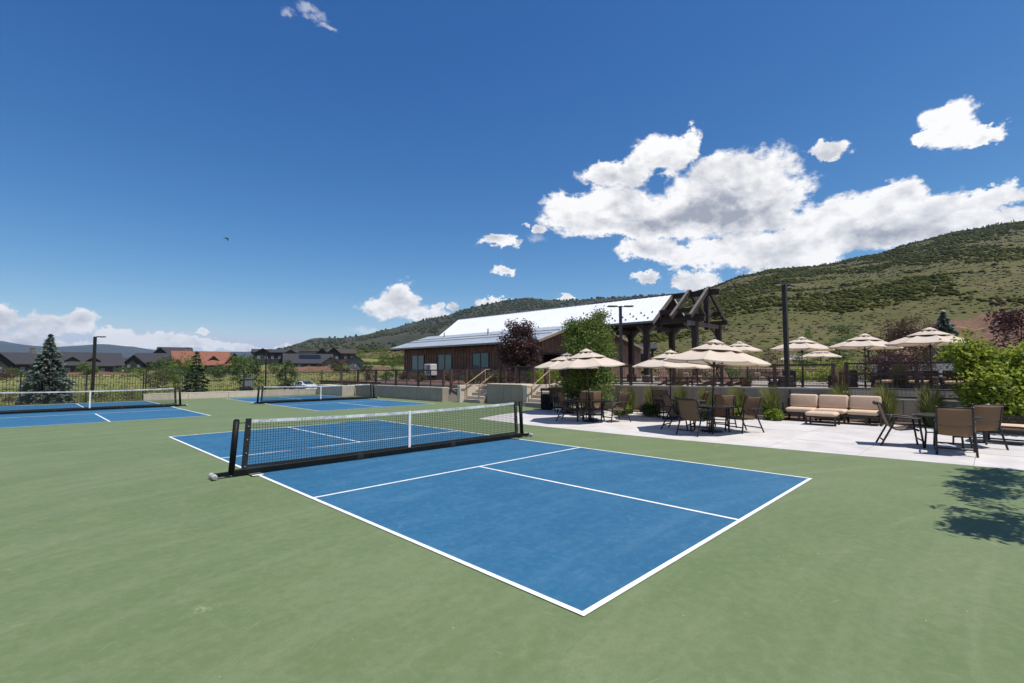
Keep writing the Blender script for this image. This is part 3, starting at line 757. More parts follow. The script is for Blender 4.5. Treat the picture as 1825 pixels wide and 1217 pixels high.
# iron picket fence on the low wall and out to the left
def iron_fence(label, a, b, zb, h, step, pitch):
    a, b = Vector((a[0], a[1], zb)), Vector((b[0], b[1], zb)); e = empty('iron_fence', a, 0, label, 'fence'); L = (b-a).length; ang = atan2(b.y-a.y, b.x-a.x)
    d = (b-a).normalized(); n = round(L/step)
    pm = MB().box(-.03, .03, -.03, .03, -.3, h+.06).mesh('post', m_iron)
    pk = MB().box(-.0085, .0085, -.0085, .0085, .06, h).mesh('picket', m_iron)
    for i in range(n+1): inst('post', pm, e, d*(L*i/n), (0, 0, ang))
    k = int(L/pitch)
    for i in range(1, k): inst('picket', pk, e, d*(i*pitch), (0, 0, ang))
    for z in (.12, h-.12): MB().beam(Vector((0, 0, z)), d*L+Vector((0, 0, z)), .03, .03).build('rail', m_iron, e)
iron_fence('black iron picket fence on the low kerb wall before parked car', (-.5, 27.06), (12.85, 27.06), .39, 1.32, 2.45, .115)
iron_fence('black iron picket fence beside the blue spruce on the meadow edge', (-16.0, 26.6), (-.62, 27.0), -.12, 1.70, 2.45, .125)
iron_fence('dark fence above the pool terrace behind the shrubs', tuple(at(1560, 44).xy), tuple(at(1840, 36).xy), tz, 1.75, 2.4, .13)

# ------------------------------------------------------------------ lamp posts
m_lamp = M('lamp_bronze', (.020, .015, .012), .5, .2, 7)
m_lens = M('lamp_lens', (.5, .5, .48), .3, .05, 5)
def lamp(label, loc, H, heads, w=.13, rz=0):
    e = empty('lamp_post', loc, rz, label, 'lamp post', 'court and terrace lamp posts')
    MB().cbox(-.16, .16, -.16, .16, 0, .06, c=.015).build('base_plate', m_lamp, e)
    MB().cbox(-w/2, w/2, -w/2, w/2, .06, H, c=.012).build('pole', m_lamp, e)
    for s in heads:
        h = empty
        hd = MB().cbox(.20*s if s > 0 else -.72, .72 if s > 0 else .20*s, -.14, .14, H-.05, H+.02, c=.02).build('lamp_head', m_lamp, e)
        MB().box(.30 if s > 0 else -.66, .66 if s > 0 else -.30, -.10, .10, H-.062, H-.053).build('lens', m_lens, hd)
        MB().beam((s*w*.4, 0, H-.06), (s*.24, 0, H-.02), .06, .05).build('arm', m_lamp, e)
p = at(168, 36.5); lamp('bronze lamp post with one head beside the blue spruce', (p.x, p.y, -.3), 4.62, (1,), .16, radians(-45))
p = at(474.5, 62); lamp('slim dark lamp post beside the parked golf cart', (p.x, p.y, -1), 5.4, (1,), .14, radians(-45))
p = at(1107, 27); lamp('bronze lamp post with two heads before the timber pavilion', (p.x, p.y, tz), 4.45, (1, -1), .15, radians(-45))
p = at(1402, 21); lamp('tall black lamp post on the terrace between two umbrellas', (p.x, p.y, tz), 4.58, (1, -1), .17, radians(-8))
p = at(1548, 34); lamp('small dark lamp post peeking over an umbrella by bronze shrubs', (p.x, p.y, tz), 2.55, (1, -1), .10, radians(-30))
# ------------------------------------------------------------------ clubhouse
m_side = M('brown_siding', (.185, .105, .075), .75, .22, 2.0, bmp=.2, bscale=30)
m_batten = M('brown_batten', (.15, .082, .058), .75, .22, 2.5, rnd=.12)
m_timber = M('dark_timber', (.040, .025, .019), .75, .3, 5, bmp=.3)
m_timber2 = M('weathered_rafter', (.17, .145, .13), .7, .2, 5, bmp=.3)
m_soffit = M('pine_soffit', (.20, .13, .08), .7, .2, 4)
m_fascia = M('tan_fascia', (.27, .19, .135), .7, .15, 5)
m_metal = M('standing_seam_metal', (.90, .90, .90), .38, .02, .6, metal=.12, spec=.6)
m_metal2 = M('grey_roof_metal', (.46, .50, .55), .42, .08, .5, metal=.25)
m_flash = M('roof_flashing', (.20, .20, .20), .4, .1, 4, metal=.7)
m_winf = M('window_frame', (.014, .013, .013), .4, .1, 6)
def glass(name, tint):
    m, n, b = newmat(name); b.inputs['Base Color'].default_value = tint + (1,)
    b.inputs['Roughness'].default_value = .04; b.inputs['Specular IOR Level'].default_value = .5
    bump(n, b, n.noise(objco(n), 2.5, 2), .03, .05); return m
m_glass = glass('teal_glass', (.06, .155, .145)); m_dglass = glass('dark_glass', (.03, .035, .045))
def stone(name):
    m, n, b = newmat(name); p = objco(n)
    vo = n.n('ShaderNodeTexVoronoi'); n.put(vo.inputs[0], n.v('MULTIPLY', p, (2.2, 2.2, 4.0))); vo.inputs['Scale'].default_value = 1.4
    c = n.mix(n.rng(vo.outputs['Color'], .2, .8), (.27, .13, .085), (.42, .27, .18))
    vd = n.n('ShaderNodeTexVoronoi', feature='DISTANCE_TO_EDGE'); n.put(vd.inputs[0], n.v('MULTIPLY', p, (2.2, 2.2, 4.0))); vd.inputs['Scale'].default_value = 1.4
    n.put(b.inputs['Base Color'], n.mix(n.rng(vd.outputs['Distance'], .0, .05), (.09, .06, .045), c)); b.inputs['Roughness'].default_value = .9
    bump(n, b, n.rng(vd.outputs['Distance'], 0, .12), .8, .05); return m
m_stone = stone('red_sandstone')
cb = Vector((26, 20, tz)); club = empty('clubhouse', cb, 0, 'long brown clubhouse with bright metal roof and open timber pavilion', 'building')
def C(mb, name, mat, parent=None, smooth=False): return mb.shift(cb).build(name, mat, parent or club, smooth=smooth)
# west wing
XW, YS, YN = 22.4, 16.0, 34.9
EV, EZ = 21.35, 4.02; XT, ZT = 25.9, 5.42; sl_ = (ZT-EZ)/(XT-EV)
def wz(x): return EZ + (x-EV)*sl_
C(MB().box(XW-.14, XW+.1, YS+.004, YN+.06, tz, tz+.85), 'stone_base', m_stone)
wallw = C(MB().box(XW, XW+.2, YS, YN, tz+.84, wz(XW+.05)-.12), 'wall', m_side)
bm_ = MB().box(-.045, .0, -.032, .032, 0, wz(XW)-.16-tz-.86).mesh('batten', m_batten)
wins = [32.35, 27.95, 22.9]; WHW = 1.02
for y in np.arange(YS+.2, YN, .41):
    if min(abs(y-w) for w in wins) < WHW+.1: continue
    inst('batten', bm_, wallw, (XW-cb.x-.001, y-cb.y, .86))
inst('batten', MB().box(-.04, 0, -(YN-YS)/2, (YN-YS)/2, 0, .12).mesh('batten', m_batten), wallw, (XW-cb.x, (YS+YN)/2-cb.y, wz(XW)-.30-tz))
for wy in wins:
    z0_, z1_ = 1.70, 3.22
    w_ = C(MB().box(XW-.07, XW+.05, wy-WHW-.07, wy+WHW+.07, z1_, z1_+.09).box(XW-.07, XW+.05, wy-WHW-.07, wy+WHW+.07, z0_-.08, z0_).box(XW-.07, XW+.05, wy-WHW-.08, wy-WHW, z0_, z1_).box(XW-.07, XW+.05, wy+WHW, wy+WHW+.08, z0_, z1_), 'window', m_winf)
    C(MB().box(XW-.062, XW+.04, wy-.05, wy+.05, z0_, z1_), 'mullion', m_winf, w_)
    for s in (-1, 1):
        a, b = sorted((s*.05, s*WHW)); C(MB().box(XW-.035, XW-.015, wy+a, wy+b, z0_, z1_), 'pane', m_glass, w_)
    C(MB().box(XW-.10, XW+.04, wy-WHW-.12, wy+WHW+.12, z0_-.14, z0_-.083), 'sill', m_batten, w_)
# shed roof of the wing
def slab(p0, p1, y0, y1, th):   # sloping plate in the xz plane
    (xa, za), (xb, zb) = p0, p1
    return MB().ext([(xa, za-th), (xb, zb-th), (xb, zb), (xa, za)], 'y', y0, y1)
roofw = C(slab((EV, EZ), (XT+.25, wz(XT+.25)), YS-.75, YN+1.05, .07), 'wing_roof', m_metal2)
C(slab((EV+.02, EZ-.075), (XT, ZT-.075), YS-.7, YN+1.0, .10), 'soffit', m_soffit, roofw)
C(MB().box(EV-.09, EV-.003, YS-.75, YN+1.05, EZ-.16, EZ-.02), 'gutter', m_flash, roofw)
Lr = hypot(XT-EV, ZT-EZ); ar = atan2(ZT-EZ, XT-EV)
sm_ = MB().box(0, Lr, -.012, .012, 0, .035).mesh('seam', m_metal2)
for y in np.arange(YS-.6, YN+1.0, .45): inst('seam', sm_, roofw, (EV-cb.x, y-cb.y, EZ-tz+.001), (0, -ar, 0))
for t in (.40, .62): C(MB().beam((EV+(XT-EV)*t, YS-.5, wz(EV+(XT-EV)*t)+.07), (EV+(XT-EV)*t, YN+.6, wz(EV+(XT-EV)*t)+.07), .035, .05), 'snow_rail', m_flash, roofw)
rt = MB().beam((0, 0, 0), ((XW-EV-.05), 0, (XW-EV-.05)*sl_), .09, .14).mesh('rafter_tail', m_timber)
for y in np.arange(YS-.4, YN+.9, .61): inst('rafter_tail', rt, roofw, (EV+.05-cb.x, y-cb.y, EZ-tz-.25))
for (t, y, h) in ((.72, 31.0, .55), (.68, 24.2, .60)):
    x = EV+(XT-EV)*t; C(MB().tube([(x, y, wz(x)-.02), (x, y, wz(x)+h)], .055, 8).lathe([(.14, 0), (.06, .09)], 8, (x, y), wz(x)+.0), 'vent_pipe', m_flash, roofw)
# south gable of the wing: siding above an open porch
gz = 3.12
gab = C(MB().ext([(XW-.1, gz), (XT+.25, gz), (XT+.25, wz(XT+.25)-.2), (XW-.1, wz(XW-.1)-.2)], 'y', YS, YS+.18), 'gable_wall', m_side)
for x in np.arange(XW+.15, XT+.2, .38):
    C(MB().box(x-.025, x+.025, YS-.03, YS-.002, gz+.1, wz(x)-.22), 'batten', m_batten, gab)
C(MB().box(XW-.14, XT+.27, YS-.06, YS+.2, gz-.16, gz-.002), 'header_beam', m_timber)
C(MB().ext([(EV-.02, EZ-.20), (XT+.25, wz(XT+.25)-.20), (XT+.25, wz(XT+.25)+.0), (EV-.02, EZ+.0)], 'y', YS-.80, YS-.752), 'barge_board', m_fascia)
for i in range(9):
    x = EV+.3+i*.5; C(MB().box(x-.04, x+.04, YS-.70, YS-.01, wz(x)-.30, wz(x)-.18), 'lookout', m_timber)
C(MB().box(XW+.21, XT+.25, 19.0, 19.2, tz, 5.0), 'porch_wall', m_side)
pd = C(MB().cbox(23.4, 24.5, 18.93, 18.995, tz, tz+2.2, c=.01), 'door', m_winf); C(MB().box(23.55, 24.35, 18.915, 18.926, tz+.3, tz+2.0), 'pane', m_dglass, pd)
C(MB().cbox(XW-.02, XW+.26, YS-.02, YS+.24, tz, gz-.162), 'porch_post', m_timber)
C(MB().box(XW+.2, XT+.2, YN-.2, YN, tz, 4.3), 'north_wall', m_side)
C(MB().ext([(XW+.0, 4.2), (XT, 4.2), (XT, ZT-.2), (XW, wz(XW)-.2)], 'y', YN-.19, YN-.01), 'north_gable', m_side)
# nave roof
RX_, RZ = 28.8, 7.50; EX, EZ2 = 25.72, 5.26; RY0, RY1 = 8.3, 33.7
ms = (RZ-EZ2)/(RX_-EX); EX2 = 2*RX_-EX
rm = C(slab((EX, EZ2), (RX_, RZ), RY0, RY1, .10), 'roof', m_metal)
C(slab((EX2, EZ2), (RX_, RZ), RY0, RY1, .10), 'east_roof', m_metal, rm)
Lm = hypot(RX_-EX, RZ-EZ2); am = atan2(RZ-EZ2, RX_-EX)
sm2 = MB().box(0, Lm, -.012, .012, 0, .018).mesh('seam', m_metal)
for y in np.arange(RY0+.05, RY1, .46): inst('seam', sm2, rm, (EX-cb.x, y-cb.y, EZ2-tz+.001), (0, -am, 0))
C(MB().ext([(RX_-.16, RZ-.16*ms+.012), (RX_+.16, RZ-.16*ms+.012), (RX_, RZ+.03)], 'y', RY0-.01, RY1+.01), 'ridge_cap', m_flash, rm)
C(slab((EX+.03, EZ2-.102), (RX_, RZ-.12), RY0+.02, RY1-.02, .10), 'soffit', m_timber, rm)
C(slab((EX2-.03, EZ2-.102), (RX_, RZ-.12), RY0+.02, RY1-.02, .10), 'soffit', m_timber, rm)
C(MB().box(EX-.1, EX-.002, RY0, 16, EZ2-.16, EZ2-.015), 'gutter', m_flash, rm)
C(MB().ext([(EX-.02, EZ2-.30), (RX_, RZ-.30), (RX_, RZ+.015), (EX-.02, EZ2+.015)], 'y', RY0-.09, RY0-.003), 'barge_board', m_timber2, rm)
C(MB().ext([(EX-.02, EZ2-.26), (RX_, RZ-.26), (RX_, RZ+.005), (EX-.02, EZ2+.005)], 'y', RY1+.003, RY1+.06), 'barge_board', m_flash, rm)
sg = MB().box(-.05, .05, -.05, .05, 0, .09).mesh('snow_guard', m_flash)
for r_ in range(3):
    for k in range(9):
        d = .35 + r_*.42; y = RY0 + .5 + k*.92 + (r_ % 2)*.46
        inst('snow_guard', sg, rm, (EX+d*cos(am)-cb.x, y-cb.y, EZ2+d*sin(am)-tz), (0, -am, 0))
C(MB().ext([(26.2, tz), (31.4, tz), (31.4, 5.0), (RX_, RZ-.35), (26.2, 5.0)], 'y', 16.2, 16.4), 'nave_gable', m_side)
C(MB().ext([(26.2, 4.2), (31.4, 4.2), (31.4, 5.1), (RX_, RZ-.32), (26.2, 5.1)], 'y', 33.1, 33.3), 'nave_gable', m_side)
C(MB().box(31.4, 31.6, 16.4, 33.1, tz, 5.05), 'east_nave_wall', m_side)
gd = C(MB().cbox(27.6, 29.8, 16.12, 16.19, tz, tz+2.5, c=.01), 'glazed_door', m_winf)
for k in (0, 1): C(MB().box(27.7+k*1.05, 28.65+k*1.05, 16.105, 16.115, tz+.1, tz+2.4), 'pane', m_dglass, gd)
# east wing seen through the pavilion
C(MB().ext([(31.6, tz), (37.6, tz), (37.6, 3.65), (31.6, 5.05)], 'y', 16.1, 16.3), 'east_wing_gable', m_side)
C(slab((38.4, 3.55), (31.5, 5.22), 15.5, 34, .16), 'east_wing_roof', m_flash)
C(MB().ext([(31.5, 5.02), (38.42, 3.35), (38.42, 3.56), (31.5, 5.23)], 'y', 15.42, 15.47), 'east_barge_board', m_fascia)
# timber pavilion
PW = .38
post_me = MB().cbox(-PW/2, PW/2, -PW/2, PW/2, 0, 4.22, c=.02).mesh('pavilion_post', m_timber)
plinth = MB().cbox(-.3, .3, -.3, .3, 0, .5, c=.03).mesh('plinth', m_stone)
for x in (26.8, 30.8):
    for y in (5.7, 9.4, 13.1):
        o = inst('pavilion_post', post_me, club, (x-cb.x, y-cb.y, 0)); inst('plinth', plinth, o)
        for s in (-1, 1):
            if y+s > 5: C(MB().beam((x, y+s*.18, 4.45), (x, y+s*.75, 5.02), .14, .16), 'knee_brace', m_timber2)
    C(MB().box(x-.16, x+.16, 5.0, 16.15, 5.062, 5.38), 'eave_beam', m_timber)
for y in (5.7, 9.4, 13.1):
    C(MB().box(26.0, 31.6, y-.13, y+.13, 4.76, 5.06), 'tie_beam', m_timber)
    C(MB().box(RX_-.14, RX_+.14, y-.14, y+.14, 4.6, RZ-.42), 'king_post', m_timber)
    for s in (-1, 1): C(MB().beam((RX_+s*.14, y, 5.5), (RX_+s*1.25, y, 6.25), .14, .18), 'strut', m_timber)
C(MB().box(RX_-.13, RX_+.13, 4.75, 16.1, RZ-.40, RZ-.02), 'ridge_beam', m_timber)
for y in (5.55, 6.95):
    for s in (-1, 1):
        a = (RX_+s*.1, y, RZ-.02); b = (RX_+s*3.05, y, RZ-.02-2.95*ms)
        C(MB().beam(a, b, .17, .30), 'rafter', m_timber)
        C(MB().beam((a[0], y, a[2]+.175), (b[0], y, b[2]+.175), .19, .03), 'rafter_cap', m_timber2)
for z, x in ((5.9, 26.75), (5.9, 30.85)): C(MB().box(x-.07, x+.07, 5.45, 8.3, z-.16, z+.16), 'purlin', m_timber)
for y in (5.35, ): 
    for x in (25.9, 31.7): C(MB().box(x-.02, x+.02, 5.56, 5.84, 4.75, 5.07), 'beam_end_cap', m_flash)

# heat pump cabinets before the wall
m_white = M('white_cabinet', (.55, .54, .52), .5, .06, 4)
e = empty('heat_pump', (19.6, 26.4, tz), 0, 'white heat pump cabinet behind railing between two windows', 'cabinet')
MB().cbox(-.35, .35, -.5, .45, .45, 1.45, c=.04).build('casing', m_white, e); MB().box(-.36, -.353, -.4, .1, .6, 1.3).build('grille', m_flash, e)
MB().box(-.3, .3, -.4, .4, 0, .448).build('stand', m_winf, e)
# ------------------------------------------------------------------ portable nets
m_blk = M('black_powdercoat', (.007, .008, .008), .6, .25, 9, spec=.2)
m_sleeve = M('black_sleeve', (.013, .015, .014), .85, .2, 14)
m_cord = M('net_cord', (.014, .016, .018), .8, .1, 8)
m_wheel = M('wheel_grey', (.45, .44, .42), .5, .15, 12)
m_steel = M('galvanised_steel', (.42, .43, .44), .35, .15, 12, metal=.7)
def tape_mat():
    # worn white vinyl tape with rubbed, no longer legible grey print
    m, n, b = newmat('net_tape'); p = objco(n)
    c = n.mix(n.rng(n.noise(p, 7, 5), .35, .7), (.60, .60, .59), (.80, .80, .78))
    q = n.v('MULTIPLY', p, (1, 1, 2.2))
    band = n.m('MULTIPLY', n.rng(n.noise(n.v('MULTIPLY', p, (1, 0, 0)), 1.3, 2), .44, .52), n.rng(n.noise(q, 42, 3, .6), .46, .54))
    c = n.mix(n.m('MULTIPLY', band, .75), c, (.16, .18, .20))
    n.put(b.inputs['Base Color'], c); b.inputs['Roughness'].default_value = .7; return m
m_tape = tape_mat(); m_white_strap = M('white_strap', (.78, .77, .75), .8, .08, 12)
NX = 3.36
def topz(x): return .862 + .045*(x/3.1)**2
def botz(x): return .115 - .01*(1-(x/3.1)**2)
def make_net():
    e = empty('portable_net', (0, 0, 0), 0, 'net', 'net')
    for s in (-1, 1):
        lean = -.055*s
        po = MB().tube([(s*NX, 0, .05), (s*NX+lean, 0, .90)], .048, 12).lathe([(.048, 0), (.04, .018), (.015, .03)], 12, (s*NX+lean, 0), .90).build('post', m_blk, e, smooth=True)
        MB().beam((s*3.17, 0, .07), (s*3.17+lean*.9, 0, topz(3.1)+.02), .085, .03, (0, 1, 0)).build('side_sleeve', m_sleeve, e)
        for k in range(4):
            z = .14+k*.22; MB().lathe([(.013, 0), (.013, .005)], 8).build('grommet', m_steel, e, (s*3.17+lean*z, -.0175, z), (pi/2, 0, 0))
        MB().tube([(s*NX+lean, 0, .86), (s*3.17+lean*.8, 0, .86)], .008, 6).build('tie', m_blk, e)
        ax = s*(NX+.26)
        MB().beam((s*(NX-.02), 0, .055), (ax, 0, .05), .06, .06).build('outrigger', m_blk, e)
        MB().tube([(ax, -.13, .045), (ax, .13, .045)], .014, 8).build('axle', m_steel, e)
        for t in (-.11, -.05, .05, .11):
            w = MB().lathe([(.020, -.018), (.040, -.017), (.043, 0), (.040, .017), (.020, .018)], 16).build('wheel', m_wheel, e, (ax, t, .043), (pi/2, 0, 0), smooth=True)
        MB().cbox(s*3.02-.09, s*3.02+.09, -.22, .22, .002, .016, c=.004).build('foot_plate', m_steel, e)
    for i in range(3):
        a, b = -NX + i*2*NX/3, -NX + (i+1)*2*NX/3
        MB().cbox(a+.004, b-.004, -.04, .04, .012, .105, c=.008).build('base_bar', m_blk, e)
        if i: MB().cbox(a-.07, a+.07, -.046, .046, .010, .110, c=.006).build('joint_sleeve', m_sleeve, e)
    t = MB(); bt = MB(); n = 48
    for i in range(n):
        x0, x1 = -3.13+6.26*i/n, -3.13+6.26*(i+1)/n
        t.add([(x0,-.006,topz(x0)-.052),(x1,-.006,topz(x1)-.052),(x1,-.006,topz(x1)),(x0,-.006,topz(x0)),(x0,.006,topz(x0)-.052),(x1,.006,topz(x1)-.052),(x1,.006,topz(x1)),(x0,.006,topz(x0))], [(0,1,2,3),(7,6,5,4),(3,2,6,7),(0,4,5,1)])
        bt.add([(x0,-.006,botz(x0)),(x1,-.006,botz(x1)),(x1,-.006,botz(x1)+.045),(x0,-.006,botz(x0)+.045),(x0,.006,botz(x0)),(x1,.006,botz(x1)),(x1,.006,botz(x1)+.045),(x0,.006,botz(x0)+.045)], [(0,1,2,3),(7,6,5,4),(3,2,6,7),(0,4,5,1)])
    t.build('top_tape', m_tape, e); bt.build('bottom_band', m_sleeve, e)
    c = MB(); k = 140; r_ = .0052
    for i in range(1, k):
        x = -3.13+6.26*i/k; c.beam((x, 0, botz(x)+.04), (x+random.uniform(-.004, .004), random.uniform(-.004, .004), topz(x)-.05), r_, r_, (0, 1, 0))
    for j in range(1, 16):
        for i in range(24):
            x0, x1 = -3.13+6.26*i/24, -3.13+6.26*(i+1)/24; f_ = j/16
            c.beam((x0, 0, botz(x0)+.045+(topz(x0)-.05-botz(x0)-.045)*f_), (x1, 0, botz(x1)+.045+(topz(x1)-.05-botz(x1)-.045)*f_), r_, r_)
    tag(c.build('netting', m_cord, e), kind='stuff')
    MB().cbox(-.03, .03, -.012, .012, .105, topz(0)+.006, c=.004).build('centre_strap', m_white_strap, e)
    return e
net = make_net()
put(net, (-.03, .02, .009), radians(-1.5), 'portable black pickleball net across the near blue court', 'portable court nets')
for (cx, cy), lab in zip(COURTS[1:], ('portable net on the far blue court before the low wall and fence', 'portable net on the blue court below the blue spruce')):
    put(copy_tree(net), (cx, cy, .009), 0, lab, 'portable court nets')

# ------------------------------------------------------------------ patio furniture
m_frame = M('bronze_frame', (.016, .013, .011), .45, .2, 9)
def sling_mat():
    m, n, b = newmat('sling_fabric'); p = objco(n)
    c = n.mix(n.rng(n.noise(p, 5, 5), .3, .7), (.20, .142, .092), (.25, .18, .12))
    wv = n.n('ShaderNodeTexChecker'); n.put(wv.inputs[0], p); wv.inputs['Scale'].default_value = 260
    c = n.mix(n.m('MULTIPLY', wv.outputs['Fac'], .3), c, (.13, .09, .06))
    n.put(b.inputs['Base Color'], c); b.inputs['Roughness'].default_value = .75
    tr = n.n('ShaderNodeBsdfTranslucent'); tr.inputs[0].default_value = (.46, .32, .20, 1); mx = n.n('ShaderNodeMixShader'); mx.inputs[0].default_value = .42
    n.t.links.new(b.outputs[0], mx.inputs[1]); n.t.links.new(tr.outputs[0], mx.inputs[2]); n.t.links.new(mx.outputs[0], n.t.nodes['Material Output'].inputs[0]); return m
m_sling = sling_mat()
PROF = [(-.455, .93), (-.435, .972), (-.40, .975), (-.375, .94), (-.335, .82), (-.29, .66), (-.245, .52), (-.20, .435), (-.14, .39), (-.05, .375), (.08, .392), (.18, .405), (.25, .400), (.285, .375)]
def make_chair():
    e = empty('sling_chair', (0, 0, 0), 0, 'chair', 'chair')
    s_ = MB(); n = len(PROF); hw = .265
    # sling with a slight hammock sag across its width
    cols = 6
    for lay in (0, 1):
        for (y, z) in PROF:
            for k in range(cols+1):
                x = -hw + 2*hw*k/cols; sag = .022*(1-(x/hw)**2)
                s_.v.append((x, y-sag*.5-.003*lay, z-sag*.7-.004*lay))
    for lay in (0, 1):
        o = lay*n*(cols+1)
        for i in range(n-1):
            for k in range(cols):
                a = o+i*(cols+1)+k; f_ = (a, a+1, a+cols+2, a+cols+1); s_.f.append(f_ if lay == 0 else f_[::-1])
    s_.build('sling', m_sling, e, smooth=True)
    MB().tube([(-.262, -.272, .585), (.262, -.272, .585)], .007, 6).build('back_seam', m_frame, e)
    for s in (-1, 1):
        x = s*.28
        MB().tube([(x, y, z) for y, z in PROF], .018, 8).build('side_rail', m_frame, e, smooth=True)
        MB().tube([(x*1.05, -.30, .655), (x*1.1, -.22, .668), (x*1.12, .05, .655), (x*1.12, .26, .63), (x*1.1, .315, .60)], .017, 8).build('armrest', m_frame, e, smooth=True)
        MB().tube([(x*1.11, .285, .625), (x*1.1, .31, .38), (x*1.1, .355, .0)], .0205, 8).build('leg', m_frame, e, smooth=True)
        MB().tube([(x*1.06, -.10, .66), (x*1.06, -.22, .40), (x*1.08, -.42, .0)], .0205, 8).build('leg', m_frame, e, smooth=True)
        MB().tube([(x*1.06, -.20, .425), (x, -.16, .40)], .013, 6).build('seat_bracket', m_frame, e)
    MB().tube([(-.30, -.36, .13), (.30, -.36, .13)], .017, 8).build('stretcher', m_frame, e, smooth=True)
    MB().tube([(-.305, .335, .16), (.305, .335, .16)], .017, 8).build('stretcher', m_frame, e, smooth=True)
    MB().tube([(-.28, .27, .37), (.28, .27, .37)], .013, 8).build('seat_bar', m_frame, e, smooth=True)
    MB().tube([(-.28, -.44, .96), (.28, -.44, .96)], .012, 8).build('top_bar', m_frame, e, smooth=True)
    return e
ch0 = make_chair(); used = [False]
def chair(x, y, face, label):
    """face: the point the sitter looks at"""
    rz = atan2(face[1]-y, face[0]-x) - pi/2
    o = ch0 if not used[0] else copy_tree(ch0); used[0] = True
    return put(o, (x, y, .003), rz, label, 'sling chairs on the patio')
T0, T1, T2, T3, T4 = (9.84, 3.54), (7.8, .95), (10.35, -.64), (7.9, -3.1), (8.55, -8.05)
chair(7.55, 1.62, T1, 'brown sling chair left of the table under the lone front umbrella, back to steps')
chair(8.35, .35, (7.4, .75), 'brown sling chair beside the front umbrella table, back toward lime shrub')
chair(8.62, 1.42, T1, 'brown sling chair behind the front umbrella table, back toward the aspen')
chair(9.45, 2.55, T0, 'brown sling chair between the two tables near the aspen')
chair(10.3, 4.38, T0, 'shaded brown sling chair beside the litter bin')
chair(10.72, 3.2, T0, 'brown sling chair under the aspen at the rear umbrella table')
chair(11.0, -.02, T2, 'shaded brown sling chair at table nearest the lime shrubs')
chair(10.85, -1.35, T2, 'sunlit brown sling chair with its back to the grasses')
chair(7.8, -2.18, T3, 'brown sling chair at big umbrella table facing the sofa side')
chair(7.0, -3.02, T3, 'brown sling chair with its back to the court at big umbrella table')
chair(8.42, -3.78, (7.4, -3.3), 'brown sling chair at big umbrella table turned away from the sofa')
chair(8.82, -3.02, T3, 'brown sling chair behind big umbrella table in its shade')
chair(8.36, -7.25, (8.85, -9.0), 'brown sling chair in profile nearest the sofa at the open table')
chair(7.80, -8.20, (9.6, -8.05), 'brown sling chair with its back to the court at open table')
chair(9.35, -8.52, (10.6, -7.9), 'brown sling chair between open table and slatted armchair')

m_top = M('table_glass', (.055, .05, .046), .18, .15, 5, spec=.6)
def make_table():
    e = empty('patio_table', (0, 0, 0), 0, 'table', 'table')
    MB().lathe([(.575, 0), (.59, .008), (.59, .022), (.58, .028)], 40, z=.70).build('tabletop', m_top, e)
    MB().lathe([(.555, .0), (.58, .0), (.58, .018), (.555, .018)], 40, z=.680).build('rim', m_frame, e)
    for k in range(4):
        a = pi/4 + k*pi/2
        MB().tube([(cos(a)*.47, sin(a)*.47, .69), (cos(a)*.42, sin(a)*.42, .35), (cos(a)*.46, sin(a)*.46, 0)], .02, 8).build('leg', m_frame, e, smooth=True)
    MB().beam((.42*cos(pi/4), .42*sin(pi/4), .34), (-.42*cos(pi/4), -.42*sin(pi/4), .34), .025, .025).build('brace', m_frame, e)
    MB().beam((.42*cos(pi/4), -.42*sin(pi/4), .366), (-.42*cos(pi/4), .42*sin(pi/4), .366), .025, .025).build('brace', m_frame, e)
    return e
t0 = make_table()
for i, (q, l) in enumerate(((T1, 'round dark patio table under the lone front umbrella'), (T0, 'round dark patio table under the rear umbrella by the aspen'), (T2, 'round dark patio table under the umbrella nearest the grasses'), (T3, 'round dark patio table under the big front umbrella'), (T4, 'round dark patio table without an umbrella beside slatted armchair'))):
    put(t0 if i == 0 else copy_tree(t0), (q[0], q[1], .003), radians(20*i), l, 'round patio tables')

# market umbrellas
def canvas():
    m, n, b = newmat('umbrella_canvas'); p = objco(n)
    c = n.mix(n.rng(n.noise(p, 3.5, 5), .3, .7), (.70, .59, .475), (.78, .67, .555))
    n.put(b.inputs['Base Color'], c); b.inputs['Roughness'].default_value = .85
    tr = n.n('ShaderNodeBsdfTranslucent'); tr.inputs[0].default_value = (.52, .36, .22, 1); mx = n.n('ShaderNodeMixShader'); mx.inputs[0].default_value = .30
    n.t.links.new(b.outputs[0], mx.inputs[1]); n.t.links.new(tr.outputs[0], mx.inputs[2]); n.t.links.new(mx.outputs[0], n.t.nodes['Material Output'].inputs[0])
    bump(n, b, n.noise(p, 140, 3), .15, .004); return m
m_canvas = canvas(); m_upole = M('umbrella_pole', (.018, .015, .014), .4, .2, 8)
def tier(r0, z0, r1, z1, sag, hem=.0, nr=5, ns=8, vent=0.0):
    """octagonal canopy ring from radius r1 (inner, high) to r0 (outer, low), panels sagging between ribs"""
    m_ = MB(); seg = 6; cols = ns*seg
    for i in range(nr+1):
        t = i/nr; 
        for k in range(cols):
            a = 2*pi*k/cols; f_ = (k % seg)/seg; a0 = 2*pi*(k//seg)/ns; a1 = a0+2*pi/ns
            r = r1+(r0-r1)*t
            x = r*((1-f_)*cos(a0)+f_*cos(a1)); y = r*((1-f_)*sin(a0)+f_*sin(a1))
            z = z1+(z0-z1)*(t**.92) - sag*(4*f_*(1-f_))*t*.6 + sag*.35*sin(pi*t) - vent*(4*f_*(1-f_))*(1-t)**2
            m_.v.append((x, y, z))
    if hem:
        for k in range(cols): x, y, z = m_.v[nr*cols+k]; m_.v.append((x*1.002, y*1.002, z-hem))
    for i in range(nr + (1 if hem else 0)):
        for k in range(cols): m_.f.append((i*cols+k, (i+1)*cols+k, (i+1)*cols+(k+1) % cols, i*cols+(k+1) % cols))
    return m_
